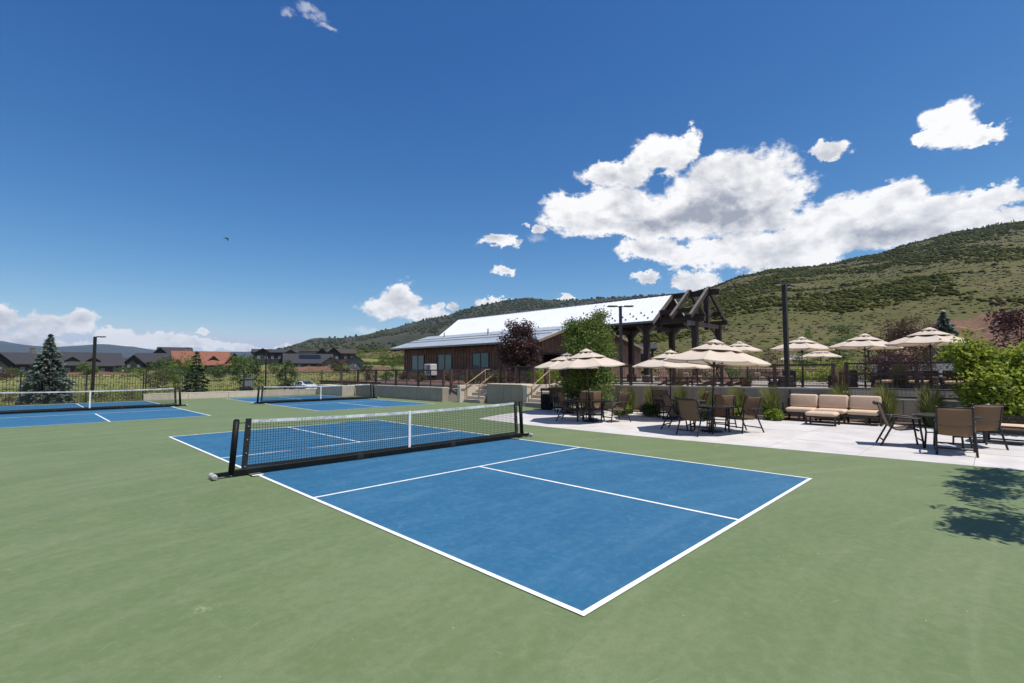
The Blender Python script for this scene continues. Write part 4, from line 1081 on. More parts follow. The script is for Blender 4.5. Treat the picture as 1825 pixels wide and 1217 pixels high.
RIM, TOP, UR = 1.87, 2.44, 1.36
def make_umbrella(base=True):
    e = empty('umbrella', (0, 0, 0), 0, 'umbrella', 'umbrella')
    sl2 = (TOP-.04-RIM)/UR
    def zc(r): return RIM + (UR-r)*sl2
    MB_ = tier(UR, RIM, .64, zc(.64), .05, .035, vent=.055).build('canopy', m_canvas, e, smooth=False)
    t2 = tier(.70, zc(.70)+.035, .19, zc(.19)+.035, .0, .012, vent=.05).build('middle_tier', m_canvas, e)
    tier(.24, zc(.24)+.065, .02, zc(.0)+.075, .0, .012).build('top_cap', m_canvas, e)
    inner = tier(.60, zc(.60)-.02, .14, zc(.14)-.02, .02, 0).build('vent_shadow', M('vent_shade', (.05, .042, .034), .9, .1, 6) if 'vent_shade' not in bpy.data.materials else bpy.data.materials['vent_shade'], e)  # dark sheet added below the tiers, standing in for shade in the vent gaps
    MB().tube([(0, 0, .03), (0, 0, TOP+.03)], .022, 10).build('pole', m_upole, e, smooth=True)
    MB().lathe([(.02, 0), (.034, .015), (.034, .04), (.012, .075)], 10, z=TOP+.02).build('finial', m_upole, e)
    MB().lathe([(.05, 0), (.055, .02), (.055, .06), (.03, .09)], 10, z=1.72).build('hub', m_upole, e)
    for k in range(8):
        a = 2*pi*k/8; d = Vector((cos(a), sin(a), 0))
        r_ = MB().tube([d*.03+Vector((0, 0, zc(.03)-.035)), d*(UR-.02)+Vector((0, 0, zc(UR)-.012))], .010, 6).build('rib', m_upole, e)
        MB().tube([d*.05+Vector((0, 0, 1.76)), d*.72+Vector((0, 0, zc(.72)-.035))], .008, 6).build('strut', m_upole, r_)
    if base: MB().lathe([(.27, 0), (.28, .02), (.26, .05), (.08, .075), (.045, .10), (.035, .38), (.03, .40)], 28).build('base', m_upole, e, smooth=False)
    return e
u0 = make_umbrella()
UG = 'beige market umbrellas'
def umb(i, x, y, z, label, s=1.0, rz=0.0, first=False, lean=0.0):
    """lean: degrees the whole umbrella tips toward south-east"""
    o = put(u0 if first else copy_tree(u0), (x, y, z), rz, label, UG, (s, s, s))
    from mathutils import Quaternion
    o.rotation_euler = (Quaternion((FX, FY, 0), radians(lean)) @ Quaternion((0, 0, 1), rz)).to_euler()
    return o
umb(0, T1[0], T1[1], .003, 'beige market umbrella over the front table beside the court corner', 1.0, radians(10), True, -3.4)
umb(1, T0[0], T0[1], .003, 'beige market umbrella overlapped by the front one before the steps', .99, radians(4))
umb(2, T2[0], T2[1], .003, 'beige market umbrella partly covered by the big front umbrella', .99, radians(18), False, 1.0)
umb(3, T3[0], T3[1], .003, 'big beige market umbrella over the front table before grasses', 1.055, radians(12), False, 3.6)
for px, D, zt_, lab in ((1318, 30, 3.50, 'beige umbrella on the terrace just beyond the big front umbrella'), (1428, 23, 3.30, 'beige umbrella on the terrace beside the tall black lamp post'), (1540, 21, 3.28, 'beige umbrella on the terrace before the bronze shrubs'), (1658, 17.4, 3.14, 'wide beige umbrella on the terrace before the small spruce'), (1462, 36, 2.92, 'beige umbrella low beyond the terrace railing among yellow green shrubs'), (1414, 47, 2.68, 'farthest beige umbrella peeking over the railing beside the lamp post')):
    p = at(px, D); s = .99 if D > 18 else .97
    umb(9, p.x, p.y, max(tz, zt_-2.47*s), lab, s, radians(px % 40), False, (1.5, -1.0, .5, 2.0)[px % 4])

# deep-seating sofa, ottoman and armchair
m_cush = M('tan_cushion', (.60, .44, .31), .85, .05, 4, bmp=.15, bscale=160)
def cushion(mb, x0, x1, y0, y1, z0, z1, r=.045, puff=.02):
    n = 8
    vs = []; 
    def P_(u, v, w): return (x0+(x1-x0)*u, y0+(y1-y0)*v, z0+(z1-z0)*w)
    return mb.cbox(x0, x1, y0, y1, z0, z1, c=r)
def soft(o, lev=2):
    m_ = o.modifiers.new('bevel', 'BEVEL'); m_.width = .018; m_.segments = 3; m_.limit_method = 'ANGLE'; m_.angle_limit = radians(25)
    o.data.polygons.foreach_set('use_smooth', [True]*len(o.data.polygons)); return o
def slat_arm(e, x0, x1, y, h=.62):
    """open slatted side frame in the xz plane"""
    a = MB().beam((x0, y, 0), (x0, y, h), .045, .06, (0, 1, 0)).build('leg', m_frame, e); MB().beam((x1, y, 0), (x1, y, h+.12), .045, .06, (0, 1, 0)).build('leg', m_frame, e)
    for z in (.03, .30, .40, .50, .60): MB().beam((x0, y, z), (x1, y, z), .04, .035).build('slat', m_frame, e)
so_ = empty('sofa', (13.05, -4.93, .003), radians(1.5), 'tan cushioned outdoor sofa with dark slatted arms before the wall', 'sofa')
for k, (a, b) in enumerate(((.40, 1.27), (-.47, .39), (-1.34, -.485))):
    soft(cushion(MB(), -.40, .30, a+.006, b-.006, .29, .445).build('seat_cushion', m_cush, so_))
    o = soft(cushion(MB(), -.09, .09, a+.006, b-.006, -.02, .43).build('back_cushion', m_cush, so_)); o.location = (.26, 0, .46); o.rotation_euler = (0, radians(11), 0)
MB().box(-.41, .38, -1.35, 1.29, .235, .283).build('seat_frame', m_frame, so_)
for y in (-1.375, 1.315): slat_arm(so_, -.40, .36, y)
for y in (-1.0, -.43, .36, .85): MB().box(-.38, -.33, y-.03, y+.03, 0, .234).box(.31, .36, y-.03, y+.03, 0, .234).build('leg', m_frame, so_)
MB().beam((.37, -1.35, .60), (.37, 1.29, .60), .05, .04).build('back_rail', m_frame, so_)
MB().beam((-.39, -1.35, .035), (-.39, -.45, .035), .035, .03).build('floor_rail', m_frame, so_)
ot = empty('ottoman', (11.98, -4.92, .003), radians(2), 'tan cushioned footstool standing before the sofa', 'ottoman')
soft(cushion(MB(), -.34, .34, -.42, .42, .27, .41).build('cushion', m_cush, ot))
MB().box(-.34, .34, -.42, .42, .235, .265).build('frame', m_frame, ot)
for sx in (-1, 1):
    for sy in (-1, 1): MB().box(sx*.31-.025, sx*.31+.025, sy*.39-.025, sy*.39+.025, 0, .234).build('leg', m_frame, ot)
    MB().beam((sx*.31, -.364, .03), (sx*.31, .364, .03), .03, .03).build('floor_rail', m_frame, ot)
ac = empty('armchair', (10.6, -8.98, .003), radians(85), 'dark slatted armchair with tan cushions before the green shrub', 'armchair')
soft(cushion(MB(), -.36, .30, -.36, .36, .29, .44).build('seat_cushion', m_cush, ac))
o = soft(cushion(MB(), -.08, .08, -.36, .36, -.02, .42).build('back_cushion', m_cush, ac)); o.location = (.24, 0, .47); o.rotation_euler = (0, radians(12), 0)
for y in (-.40, .40): slat_arm(ac, -.38, .34, y)
MB().box(-.37, .35, -.375, .375, .235, .283).build('seat_frame', m_frame, ac)

# litter bin
lb = empty('litter_bin', (10.62, 5.30, .003), radians(40), 'black square litter bin with open hood beside the steps', 'litter bin')
MB().cbox(-.26, .26, -.26, .26, .02, .68, c=.02).build('body', m_blk, lb)
for s in (-1, 1):
    for k in range(5): x = -.2+k*.1; MB().box(x-.035, x+.035, s*.262 if s > 0 else -.275, .275 if s > 0 else -.262, .06, .64).build('slat', m_blk, lb)
    for t in (-1, 1): MB().box(s*.24-.02, s*.24+.02, t*.24-.02, t*.24+.02, .68, .86).build('hood_post', m_blk, lb)
MB().cbox(-.28, .28, -.28, .28, .86, .92, c=.02).build('hood', m_blk, lb); MB().box(-.15, .15, -.15, .15, .682, .70).build('liner', m_white, lb)
MB().box(-.2, .2, -.2, .2, 0, .018).build('foot', m_blk, lb)
# ------------------------------------------------------------------ planting on and around the patio
def grass_tuft(label, x, y, h, w, n=170, lm=None, z=.03, name='ornamental_grass'):
    e = empty(name, (x, y, z), random.uniform(0, 6), label, 'grass', 'ornamental grasses along the wall')
    V = []; F = []; T = []
    for i in range(n):
        a = random.uniform(0, 2*pi); r0 = w*.22*sqrt(random.random()); l = h*random.uniform(.55, 1.08); out = w*.5*random.uniform(.1, 1.0)*(1.25 if i % 4 == 0 else .8)
        if i % 5 == 0: l *= .62; out *= 1.5
        bx, by = r0*cos(a), r0*sin(a); wd = random.uniform(.008, .017); s = (-sin(a), cos(a)); t0_ = random.random()
        b = len(V)
        for k in range(5):
            t = k/4; rr = out*t**1.9; zz = l*(t - .22*t**3*(out/w)*2); ww = wd*(1-t*.85)
            V += [(bx+cos(a)*rr-s[0]*ww, by+sin(a)*rr-s[1]*ww, zz), (bx+cos(a)*rr+s[0]*ww, by+sin(a)*rr+s[1]*ww, zz)]
            T += [min(1, max(0, .25*t0_+.15+.6*t**2*(.5+t0_)))]*2
        for k in range(4): F.append((b+2*k, b+2*k+1, b+2*k+3, b+2*k+2))
    inst('blades', np_mesh('blades', np.array(V), np.array(F), lm or L_grass, np.array(T)), e); return e
def wallpt(s, d):   # s metres along the long wall from its north end, d metres in front of it
    return WA[0]+ux*s-nx*d, WA[1]+uy*s-ny*d
gl = [(1120,19.6,.98,.55,'narrow grass tuft beside the lime shrub'), (1161,19.2,1.05,.6,'upright grass tuft behind the shaded table nearest lime shrubs'), (1211,18.8,1.05,.55,'upright grass tuft behind the umbrella pole nearest the grasses'), (1256,18.3,1.02,.55,'upright grass tuft behind the sunlit chair back'), (1310,17.9,1.05,.6,'upright grass tuft seen past the big umbrella pole'), (1370,17.35,1.08,.72,'tall grass tuft standing free left of the sofa'), (1494,16.9,1.12,.7,'grass tuft rising behind the middle sofa cushion'), (1574,15.95,1.16,.7,'grass tuft rising behind the sofa arm'), (1655,14.85,1.15,.72,'broad grass tuft behind the open table'), (1742,14.2,1.12,.75,'grass tuft beside the leafy green shrub')]
for px, D, h, w, lab in gl:
    p = at(px, D); grass_tuft(lab, p.x, p.y, h*1.13, w*1.25, 800)
for px, D, r_, lab, lm in ((1106, 18.9, .30, 'small round lime green shrub in the mulch bed', L_lime), (1158, 18.4, .34, 'leafy green perennial below the grass at shaded table', L_green), (1255, 17.6, .30, 'leafy green perennial behind the big umbrella table', L_green), (1318, 17.3, .26, 'low yellow green perennial beside the wall grasses', L_lime), (1376, 16.9, .24, 'fringe of green leaves at the foot of the free grass tuft', L_lime), (1218, 18.1, .30, 'leafy perennial between two grass tufts at the wall', L_green)):
    p = at(px, D); tree('low_shrub', lab, 'shrub', (p.x, p.y, .03), .4, (0, 0, r_*.62), (r_, r_, r_*.62), 2200, .08, lm, nclump=40, spread=.07, r0=.012, nl=5, seed=px, aspect=.6, bias=.3)
# aspen in the bed, clump-form with leaves to the ground
p = at(1048, 20.3)
tree('aspen_tree', 'bright green aspen behind the front umbrella beside the steps', 'tree', (p.x, p.y, .03), 4.2, (.1, 0, 2.75), (1.0, 1.0, 1.15), 9000, .10, L_aspen, m_bark2, 90, .17, .045, 12, 3, droop=.2,
     extra=[((0, 0, 1.15), (1.08, 1.08, .85), 12000, 110), ((.35, -.3, 3.6), (.35, .35, .55), 1300, 14), ((-.5, .4, 3.45), (.3, .3, .4), 800, 10)])
p = at(926, 27)
tree('purple_chokecherry', 'dark purple leaved tree before the clubhouse porch', 'tree', (p.x, p.y, tz), 3.8, (0, 0, 2.05), (1.05, 1.05, 1.15), 10500, .115, L_purple, m_bark, 100, .17, .055, 12, 5,
     extra=[((-.3, .2, 3.2), (.28, .28, .5), 800, 12), ((.35, -.2, 3.1), (.3, .3, .5), 800, 12)])
# right-hand thicket: vine-leaved shrub with purple chokecherry over it
p = at(1808, 13.5)
tree('leafy_shrub', 'large sunlit yellow green leafy shrub behind the slatted armchair', 'shrub', (p.x, p.y, .03), 2.4, (.1, .1, 1.05), (1.05, 1.05, 1.0), 8200, .11, L_vine, m_bark, 150, .16, .03, 12, 8, aspect=.75,
     extra=[((.35, .95, 2.1), (.5, .45, .55), 1700, 34), ((.6, -.5, 1.9), (.8, .8, .7), 2400, 40), ((.1, .55, .7), (.7, .7, .65), 1800, 30)])
p = at(1815, 15.4)
tree('purple_chokecherry', 'purple leaved shrub tree above the yellow green thicket', 'tree', (p.x, p.y, tz), 3.4, (.1, -.1, 1.75), (.85, 1.05, 1.05), 2300, .15, L_purple, m_bark, 46, .17, .045, 12, 9, aspect=.34,
     extra=[((.1, .75, 1.35), (.4, .55, .35), 480, 12), ((.3, .15, 2.75), (.35, .35, .4), 240, 8)])
# tree out past the right-hand edge that throws the leafy shade on the court
tree('honey_locust', 'leafy tree beside the court whose branches shade its green corner', 'tree', (5.6, -12.3, 0), 5.2, (-.2, .6, 4.1), (1.9, 1.15, .8), 1500, .13, L_green, m_bark, 40, .11, .09, 16, 12, aspect=.4, bias=.4,
     extra=[((-.5, 2.30, 3.55), (1.5, .32, .32), 1500, 26), ((-1.6, 2.42, 3.3), (.6, .16, .2), 420, 7), ((-3.1, 2.25, 3.3), (.95, .32, .3), 1400, 22), ((-3.75, 2.45, 3.2), (.35, .16, .2), 300, 6), ((.4, 2.0, 4.0), (1.0, .4, .35), 900, 12)])
# shrubs and trees on the terrace and beyond it
TG = 'trees behind the terrace'
for (nm, px, D, zb, H, R_, lm, nlf, lab, cat) in (
  ('bronze_shrub', 1622, 33, tz, 4.3, 1.5, L_bronze, 8500, 'bronze leaved shrub tree rising between two terrace umbrellas', 'tree'),
  ('bronze_shrub', 1578, 35, tz, 3.8, 1.15, L_bronze, 5000, 'smaller bronze leaved shrub behind the umbrella tip', 'tree'),
  ('round_tree', 1497, 44, tz, 5.0, 1.35, L_green, 6000, 'round dark green tree beyond the terrace umbrellas', 'tree'),
  ('leafy_tree', 1438, 46, tz, 4.4, 1.2, L_aspen, 3600, 'light green tree behind the lamp post umbrella', 'tree'),
  ('purple_shrub', 1565, 26, tz, 1.75, .95, L_purple, 1700, 'dark purple shrub below the umbrella before bronze shrubs', 'shrub'),
  ('purple_shrub', 1600, 25, tz, 1.75, .9, L_purple, 1600, 'dark purple shrub under the gap between two umbrellas', 'shrub'),
  ('purple_shrub', 1375, 42, tz, 2.7, .9, L_purple, 900, 'small purple shrub behind the lamp post railing', 'shrub'),
  ('yellow_shrub', 1480, 30, tz, 1.25, .95, L_vine, 1500, 'yellow green shrub below the low far umbrella', 'shrub'),
  ('yellow_shrub', 1520, 29, tz, 1.45, .9, L_vine, 1500, 'yellow green shrub beside the purple terrace shrubs', 'shrub'),
  ('yellow_shrub', 1425, 33, tz, 1.0, .8, L_vine, 1000, 'yellow green shrub behind the railing at the lamp post', 'shrub'),
  ('yellow_shrub', 1300, 36, tz, 1.1, .9, L_green, 1000, 'green shrub behind the railing past the big umbrella', 'shrub'),
  ('green_shrub', 968, 30, tz, 1.05, .8, L_lime, 900, 'yellow green shrub under the porch by the purple tree', 'shrub'),
  ('green_shrub', 706, 66, .3, 3.0, .9, L_green, 1200, 'narrow green tree at the left corner of the clubhouse', 'tree'),
  ('green_shrub', 1245, 50, tz, 1.9, 1.6, L_green, 900, 'green bush behind the pavilion posts', 'shrub'),
  ):
    p = at(px, D)
    tree(nm, lab, cat, (p.x, p.y, zb), H, (0, 0, H*.56), (R_, R_, H*.46), nlf, .13 if D > 30 else .11, lm, nclump=50, spread=R_*.17, r0=.05, nl=8, seed=px, group=TG)
p = at(1685, 45); conifer('small blue green spruce beyond the widest terrace umbrella', (p.x, p.y, tz), 6.1, 2.3, 20, 12, 4, L_spruce, .34, 44, TG)
for px, D, h, lab in ((1498, 20.5, 1.15, 'feathery grass on the terrace behind the railing corner post'), (1602, 18.2, 1.25, 'feathery grass on the terrace below the umbrella join'), (1205, 24, 1.0, 'feathery grass on terrace by the brown slat chairs'), (1330, 23, 1.0, 'feathery grass on terrace behind the lamp post rail')):
    p = at(px, D); grass_tuft(lab, p.x, p.y, h, .8, 420, leafmat('feather_grass_%d' % px, (.06, .07, .02), (.13, .12, .05), (.27, .21, .12), .35), tz)
# mulched shrub border between the railing and the clubhouse
bd = MB().prism([(15.2, 8.2), (22.1, 8.2), (22.1, 34.5), (13.3, 34.5), (13.3, 13.6), (15.2, 13.2)], .70, .872)
tag(bd.build('shrub_border', m_mulch), kind='structure')
for (px, D, H, R_, lm, lab) in ((660, 46, .8, .7, L_bronze, 'russet shrub behind the far end of the brown railing'), (690, 44, .7, .6, L_green, 'low green shrub in the border left of the first window'), (722, 42, .75, .6, L_bronze, 'russet shrub in the border below the first window'), (748, 40, .6, .6, L_sage, 'grey green shrub in the border beside the heat pump'), (800, 37, .75, .6, L_bronze, 'russet shrub in the border below the middle window'), (838, 33, .6, .55, L_green, 'green shrub in the border above the narrow steps'), (884, 29, .8, .6, L_sage, 'grey green shrub in the border behind the planter railing'), (905, 31, .7, .6, L_bronze, 'russet shrub behind the planter railing'), (955, 26.5, .95, .55, L_lime, 'yellow green grass like shrub at the head of the wide steps'), (980, 27.5, 1.1, .6, L_vine, 'yellow green shrub beside the wide steps railing')):
    p = at(px, D); tree('border_shrub', lab, 'shrub', (p.x, p.y, .87), H, (0, 0, H*.52), (R_, R_, H*.48), 1100, .10, lm, nclump=36, spread=.1, r0=.02, nl=6, seed=px+1, group='shrubs in the clubhouse border')
ag = empty('yucca', (13.35, 9.0, tz), 0, 'spiky yucca plant in the planter above the steps', 'plant')
V = []; F = []
for i in range(46):
    a = random.uniform(0, 6.28); el_ = random.uniform(.25, 1.45); l = random.uniform(.4, .75); w = .022; b = len(V); d = (cos(a)*cos(el_), sin(a)*cos(el_), sin(el_)); s = (-sin(a), cos(a))
    V += [(s[0]*w, s[1]*w, .18), (-s[0]*w, -s[1]*w, .18), (d[0]*l*.6-s[0]*w, d[1]*l*.6-s[1]*w, .2+d[2]*l*.6), (d[0]*l*.6+s[0]*w, d[1]*l*.6+s[1]*w, .2+d[2]*l*.6), (d[0]*l, d[1]*l, .2+d[2]*l)]
    F += [(b, b+1, b+2, b+3), (b+3, b+2, b+4, b+4)]
mb = MB(); mb.v = V; mb.f = [f[:3] if f[2] == f[3] else f for f in F]; mb.build('leaves', M('yucca_leaf', (.10, .14, .07), .6, .2, 6), ag)

# ------------------------------------------------------------------ things on the terrace
m_teak = M('brown_slat', (.155, .072, .048), .7, .2, 5, bmp=.2)
def make_adirondack():
    e = empty('slat_chair', (0, 0, 0), 0, 'c', 'chair')
    for k in range(6):
        x = -.24+k*.096; h = 1.0-.012*abs(k-2.5)**2*2
        MB().beam((x, -.12, .30), (x, -.45, h), .082, .02, (0, 1, 0)).build('back_slat', m_teak, e)
    for k in range(5): y = -.1+k*.115; MB().box(-.28, .28, y, y+.1, .30+.02*k, .322+.02*k).build('seat_slat', m_teak, e)
    for s in (-1, 1):
        MB().box(s*.36-.06, s*.36+.06, -.28, .52, .53, .555).build('armrest', m_teak, e); MB().box(s*.31-.02, s*.31+.02, .38, .48, 0, .53).build('leg', m_teak, e)
        MB().beam((s*.3, .42, .33), (s*.3, -.55, .03), .025, .11).build('leg', m_teak, e)
    MB().beam((-.3, -.36, .74), (.3, -.36, .74), .03, .06).build('back_rail', m_teak, e)
    return e
a0 = make_adirondack()
for i, (px, D, rz, lab) in enumerate(((1188, 24.5, 150, 'brown slatted garden chair on the terrace beside the railing grass'), (1213, 23.8, 185, 'brown slatted garden chair turned sideways behind the terrace railing'), (1253, 22.6, 215, 'brown slatted garden chair on the terrace behind the big umbrella pole'), (1298, 22.5, 160, 'brown slatted garden chair on the terrace past the big umbrella'))):
    p = at(px, D); put(a0 if i == 0 else copy_tree(a0), (p.x, p.y, tz), radians(rz), lab, 'slatted chairs on the terrace')
m_wick = M('dark_wicker', (.035, .018, .015), .7, .3, 60, bmp=.5)
def wicker(label, px, D, w, rz):
    p = at(px, D); e = empty('wicker_sofa', (p.x, p.y, tz), rz, label, 'sofa', 'dark wicker seats on the terrace')
    MB().cbox(-w/2, w/2, -.4, .4, .06, .34, c=.03).build('base', m_wick, e); MB().cbox(-w/2, w/2, .30, .42, .342, .86, c=.03).build('backrest', m_wick, e)
    for s in (-1, 1): MB().cbox(s*w/2-.12 if s > 0 else -w/2, w/2 if s > 0 else -w/2+.12, -.4, .296, .342, .62, c=.03).build('armrest', m_wick, e)
    soft(MB().cbox(-w/2+.13, w/2-.13, -.38, .28, .345, .46, c=.03).build('cushion', m_cush, e))
    for sx in (-1, 1):
        for sy in (-1, 1): MB().box(sx*(w/2-.08)-.03, sx*(w/2-.08)+.03, sy*.32-.03, sy*.32+.03, 0, .06).build('foot', m_wick, e)
wicker('dark wicker seat behind the rail at the tall lamp post', 1392, 21.8, .85, radians(-130))
wicker('dark wicker sofa on the terrace between two railing posts', 1600, 19.8, 1.7, radians(-100))
wicker('dark wicker seat on the terrace under the widest umbrella', 1640, 19.0, .9, radians(-100))
wicker('dark wicker sofa half hidden by the yellow green thicket', 1710, 18.0, 1.1, radians(-95))
wicker('dark wicker seat beside the railing corner post', 1500, 21.5, .8, radians(-120))
wall_ = at(1652, 34); e = empty('pool_wall', (wall_.x, wall_.y, tz), radians(-62), 'long white concrete wall beyond the widest umbrella', 'wall')
MB().cbox(-5, 5, -.15, .15, 0, 1.35, c=.02).build('wall_panel', m_white, e); MB().cbox(-5.03, 5.03, -.19, .19, 1.352, 1.42, c=.02).build('coping', m_patio, e)
wall_ = at(1330, 40); e = empty('stone_wall', (wall_.x, wall_.y, tz), radians(-55), 'low rough stone wall on the slope beyond the terrace', 'wall')
m_rock = M('field_stone', (.30, .21, .16), .9, .25, 4, rnd=.25, bmp=.5)
for r_ in range(3):
    for k in range(22):
        w = .62; MB().cbox(-.3, .3, -.22, .22, 0, .34, c=.07).build('stone', m_rock, e, (-7+k*w+.3*(r_ % 2), random.uniform(-.05, .05), r_*.35), (0, 0, random.uniform(-.06, .06)))
for i, (px, D, r_) in enumerate(((1002, 22.6, .36), (1014, 22.2, .32), (988, 23.6, .28))):
    p = at(px, D); mb = MB(); n1, n2 = 9, 6
    for a in range(n2+1):
        for b in range(n1):
            th = pi*a/n2; ph = 2*pi*b/n1; k = 1+.25*mnoise.noise((px+sin(th)*cos(ph)*2, sin(th)*sin(ph)*2, cos(th)*2)); mb.v.append((r_*k*sin(th)*cos(ph), r_*k*sin(th)*sin(ph), r_*.75*k*cos(th)+.5*r_))
    for a in range(n2):
        for b in range(n1): mb.f.append((a*n1+b, (a+1)*n1+b, (a+1)*n1+(b+1) % n1, a*n1+(b+1) % n1))
    o = mb.build('boulder', M('sandstone_boulder_%d' % i, (.46, .36, .25), .9, .2, 3, bmp=.5), None, (p.x, p.y, tz-.08)); tag(o, ('sandstone boulder at the head of the steps behind the aspen', 'smaller sandstone boulder touching the aspen leaves', 'sandstone boulder beside the stair handrail')[i], 'boulder')
# ------------------------------------------------------------------ houses beyond the meadow
m_hw = [M('house_wood_dark', (.060, .042, .034), .8, .25, 1.2), M('house_wood_red', (.11, .05, .036), .8, .25, 1.2), M('house_grey', (.135, .145, .165), .8, .15, 1.0), M('house_black', (.032, .030, .030), .8, .2, 1.0), M('house_stone', (.20, .17, .14), .9, .25, 2.0)]
m_hr = [M('shingle_charcoal', (.036, .036, .043), .9, .15, 3, bmp=.3), M('shingle_red', (.235, .092, .058), .9, .2, 3, bmp=.3), M('shingle_brown', (.055, .042, .040), .9, .2, 3, bmp=.3), M('roof_panel_black', (.012, .013, .018), .2, .1, 3)]
win_me = MB().box(-.55, .55, -.05, .0, -.65, .65).mesh('window', m_winf); pane_me = MB().box(-.45, .45, -.065, -.052, -.55, .55).mesh('pane', glass('reflection_glass', (.16, .19, .22)))  # light pane colour stands in for a reflection in the far windows
def house(name, label, px, D, zb, vols, turn=0.0, extras=()):
    p = at(px, D); br = atan2(p.y-CAM.y, p.x-CAM.x)
    e = empty(name, (p.x, p.y, zb), br - pi/2 + radians(turn), label, 'house', 'houses beyond the meadow')
    for (cx, cy, w, d, z0, h, rise, ax, wm, rm_, nw) in vols:
        ov = .6
        if ax == 'x':    # ridge runs sideways
            wl = MB().ext([(cy-d/2, z0-(1.5 if z0 == 0 else 0)), (cy+d/2, z0-(1.5 if z0 == 0 else 0)), (cy+d/2, z0+h), (cy, z0+h+rise), (cy-d/2, z0+h)], 'x', cx-w/2, cx+w/2).build('wall', m_hw[wm], e)
            k = rise/(d/2); pr = [(cy-d/2-ov, z0+h-ov*k+.03), (cy, z0+h+rise+.03), (cy+d/2+ov, z0+h-ov*k+.03), (cy+d/2+ov, z0+h-ov*k+.25), (cy, z0+h+rise+.27), (cy-d/2-ov, z0+h-ov*k+.25)]
            rf = MB().ext(pr, 'x', cx-w/2-ov, cx+w/2+ov).build('roof', m_hr[rm_], e)
        else:
            wl = MB().ext([(cx-w/2, z0-(1.5 if z0 == 0 else 0)), (cx+w/2, z0-(1.5 if z0 == 0 else 0)), (cx+w/2, z0+h), (cx, z0+h+rise), (cx-w/2, z0+h)], 'y', cy-d/2, cy+d/2).build('wall', m_hw[wm], e)
            k = rise/(w/2); pr = [(cx-w/2-ov, z0+h-ov*k+.03), (cx, z0+h+rise+.03), (cx+w/2+ov, z0+h-ov*k+.03), (cx+w/2+ov, z0+h-ov*k+.25), (cx, z0+h+rise+.27), (cx-w/2-ov, z0+h-ov*k+.25)]
            rf = MB().ext(pr, 'y', cy-d/2-ov, cy+d/2+ov).build('roof', m_hr[rm_], e)
        for i in range(nw):
            x = cx - w/2 + w*(i+.5)/nw
            o = inst('window', win_me, e, (x, cy-d/2-.002, z0+h*.55)); inst('pane', pane_me, o)
    for f_ in extras: f_(e)
    return e
def chimney(x, y, z0, z1): return lambda e: MB().box(x-.45, x+.45, y-.4, y+.4, z0, z1).box(x-.52, x+.52, y-.47, y+.47, z1, z1+.15).build('chimney', m_hw[4], e)
def dormer(x, y, z, w, h, rise, d, wm, rm_):
    def f_(e):
        o = MB().ext([(x-w/2, z), (x+w/2, z), (x+w/2, z+h), (x, z+h+rise), (x-w/2, z+h)], 'y', y, y+d).build('dormer', m_hw[wm], e)
        k = rise/(w/2); MB().ext([(x-w/2-.3, z+h-.3*k+.02), (x, z+h+rise+.02), (x+w/2+.3, z+h-.3*k+.02), (x+w/2+.3, z+h-.3*k+.2), (x, z+h+rise+.2), (x-w/2-.3, z+h-.3*k+.2)], 'y', y-.35, y+d).build('dormer_roof', m_hr[rm_], o)
        w_ = inst('window', win_me, o, (x, y-.002, z+h*.6), (0, 0, 0), (.8, 1, .6))
    return f_
def solar(x0, x1, y0, y1, z0, z1): return lambda e: MB().add([(x0,y0,z0),(x1,y0,z0),(x1,y1,z1),(x0,y1,z1),(x0,y0,z0+.12),(x1,y0,z0+.12),(x1,y1,z1+.12),(x0,y1,z1+.12)], [(4,5,6,7),(0,1,5,4),(1,2,6,5),(2,3,7,6),(3,0,4,7)]).build('solar_panel', m_hr[3], e)
house('house', 'dark timber house with charcoal roof behind the blue spruce', 108, 132, .5, [(-7.5, 0, 9, 9, 0, 3.2, 2.6, 'x', 0, 0, 3), (-11.5, -2.6, 4.4, 7, 0, 3.2, 2.2, 'y', 3, 0, 1), (6, 0, 13, 9, 0, 3.0, 3.2, 'x', 0, 0, 4), (8.2, -1, 4, 8, 0, 2.8, 2.2, 'x', 0, 0, 1)], 6,
      [dormer(2.0, -3.6, 3.3, 2.6, .8, .9, 4, 0, 0), dormer(6.3, -3.6, 3.3, 2.6, .8, .9, 4, 0, 0), chimney(-5.5, 0, 4, 7.2)])
house('house', 'low dark house with long charcoal roof left of red roofed house', 278, 178, 2.0, [(3, 0, 17, 9, 0, 3.0, 3.0, 'x', 0, 0, 5), (-5.2, -3, 5.5, 8, 0, 2.6, 2.6, 'y', 3, 0, 2), (5, 6, 10, 8, 2.5, 3.6, 2.4, 'x', 3, 0, 0), (1.2, 5, 4.5, 9, 2.8, 3.2, 2.2, 'y', 3, 0, 1)], -8, [chimney(-9.2, 1.5, 0, 4.2)])
house('house', 'log house with red shingle roof and small dormer', 363, 120, .7, [(-.5, 0, 11, 8, 0, 2.7, 2.9, 'x', 1, 1, 4), (5.6, -1, 3.6, 6, 0, 2.4, 2.4, 'y', 1, 1, 1), (-5.5, -1.5, 3, 6, 0, 1.9, 1.8, 'y', 1, 1, 1)], 5, [dormer(1.8, -3.0, 3.0, 1.9, .7, .9, 3, 1, 1), chimney(-3.4, .4, 4, 6.6)])
house('house', 'small steep gabled house between the red roof and golf cart', 418, 126, .8, [(0, 0, 4.6, 7, 0, 2.6, 2.6, 'y', 0, 2, 2), (-2.2, -2.5, 3.0, 4, 0, 1.8, 1.2, 'x', 4, 2, 1)], 0)
house('house', 'broad two storey dark house on the rise left of lamp post', 490, 166, 4.2, [(0, 0, 13, 9, 0, 3.6, 1.0, 'x', 3, 0, 6), (-4, -1, 4.4, 8, 0, 3.4, 1.3, 'y', 3, 0, 2), (4.3, -1.4, 4.6, 8, 0, 3.0, 1.5, 'y', 1, 0, 2)], 4)
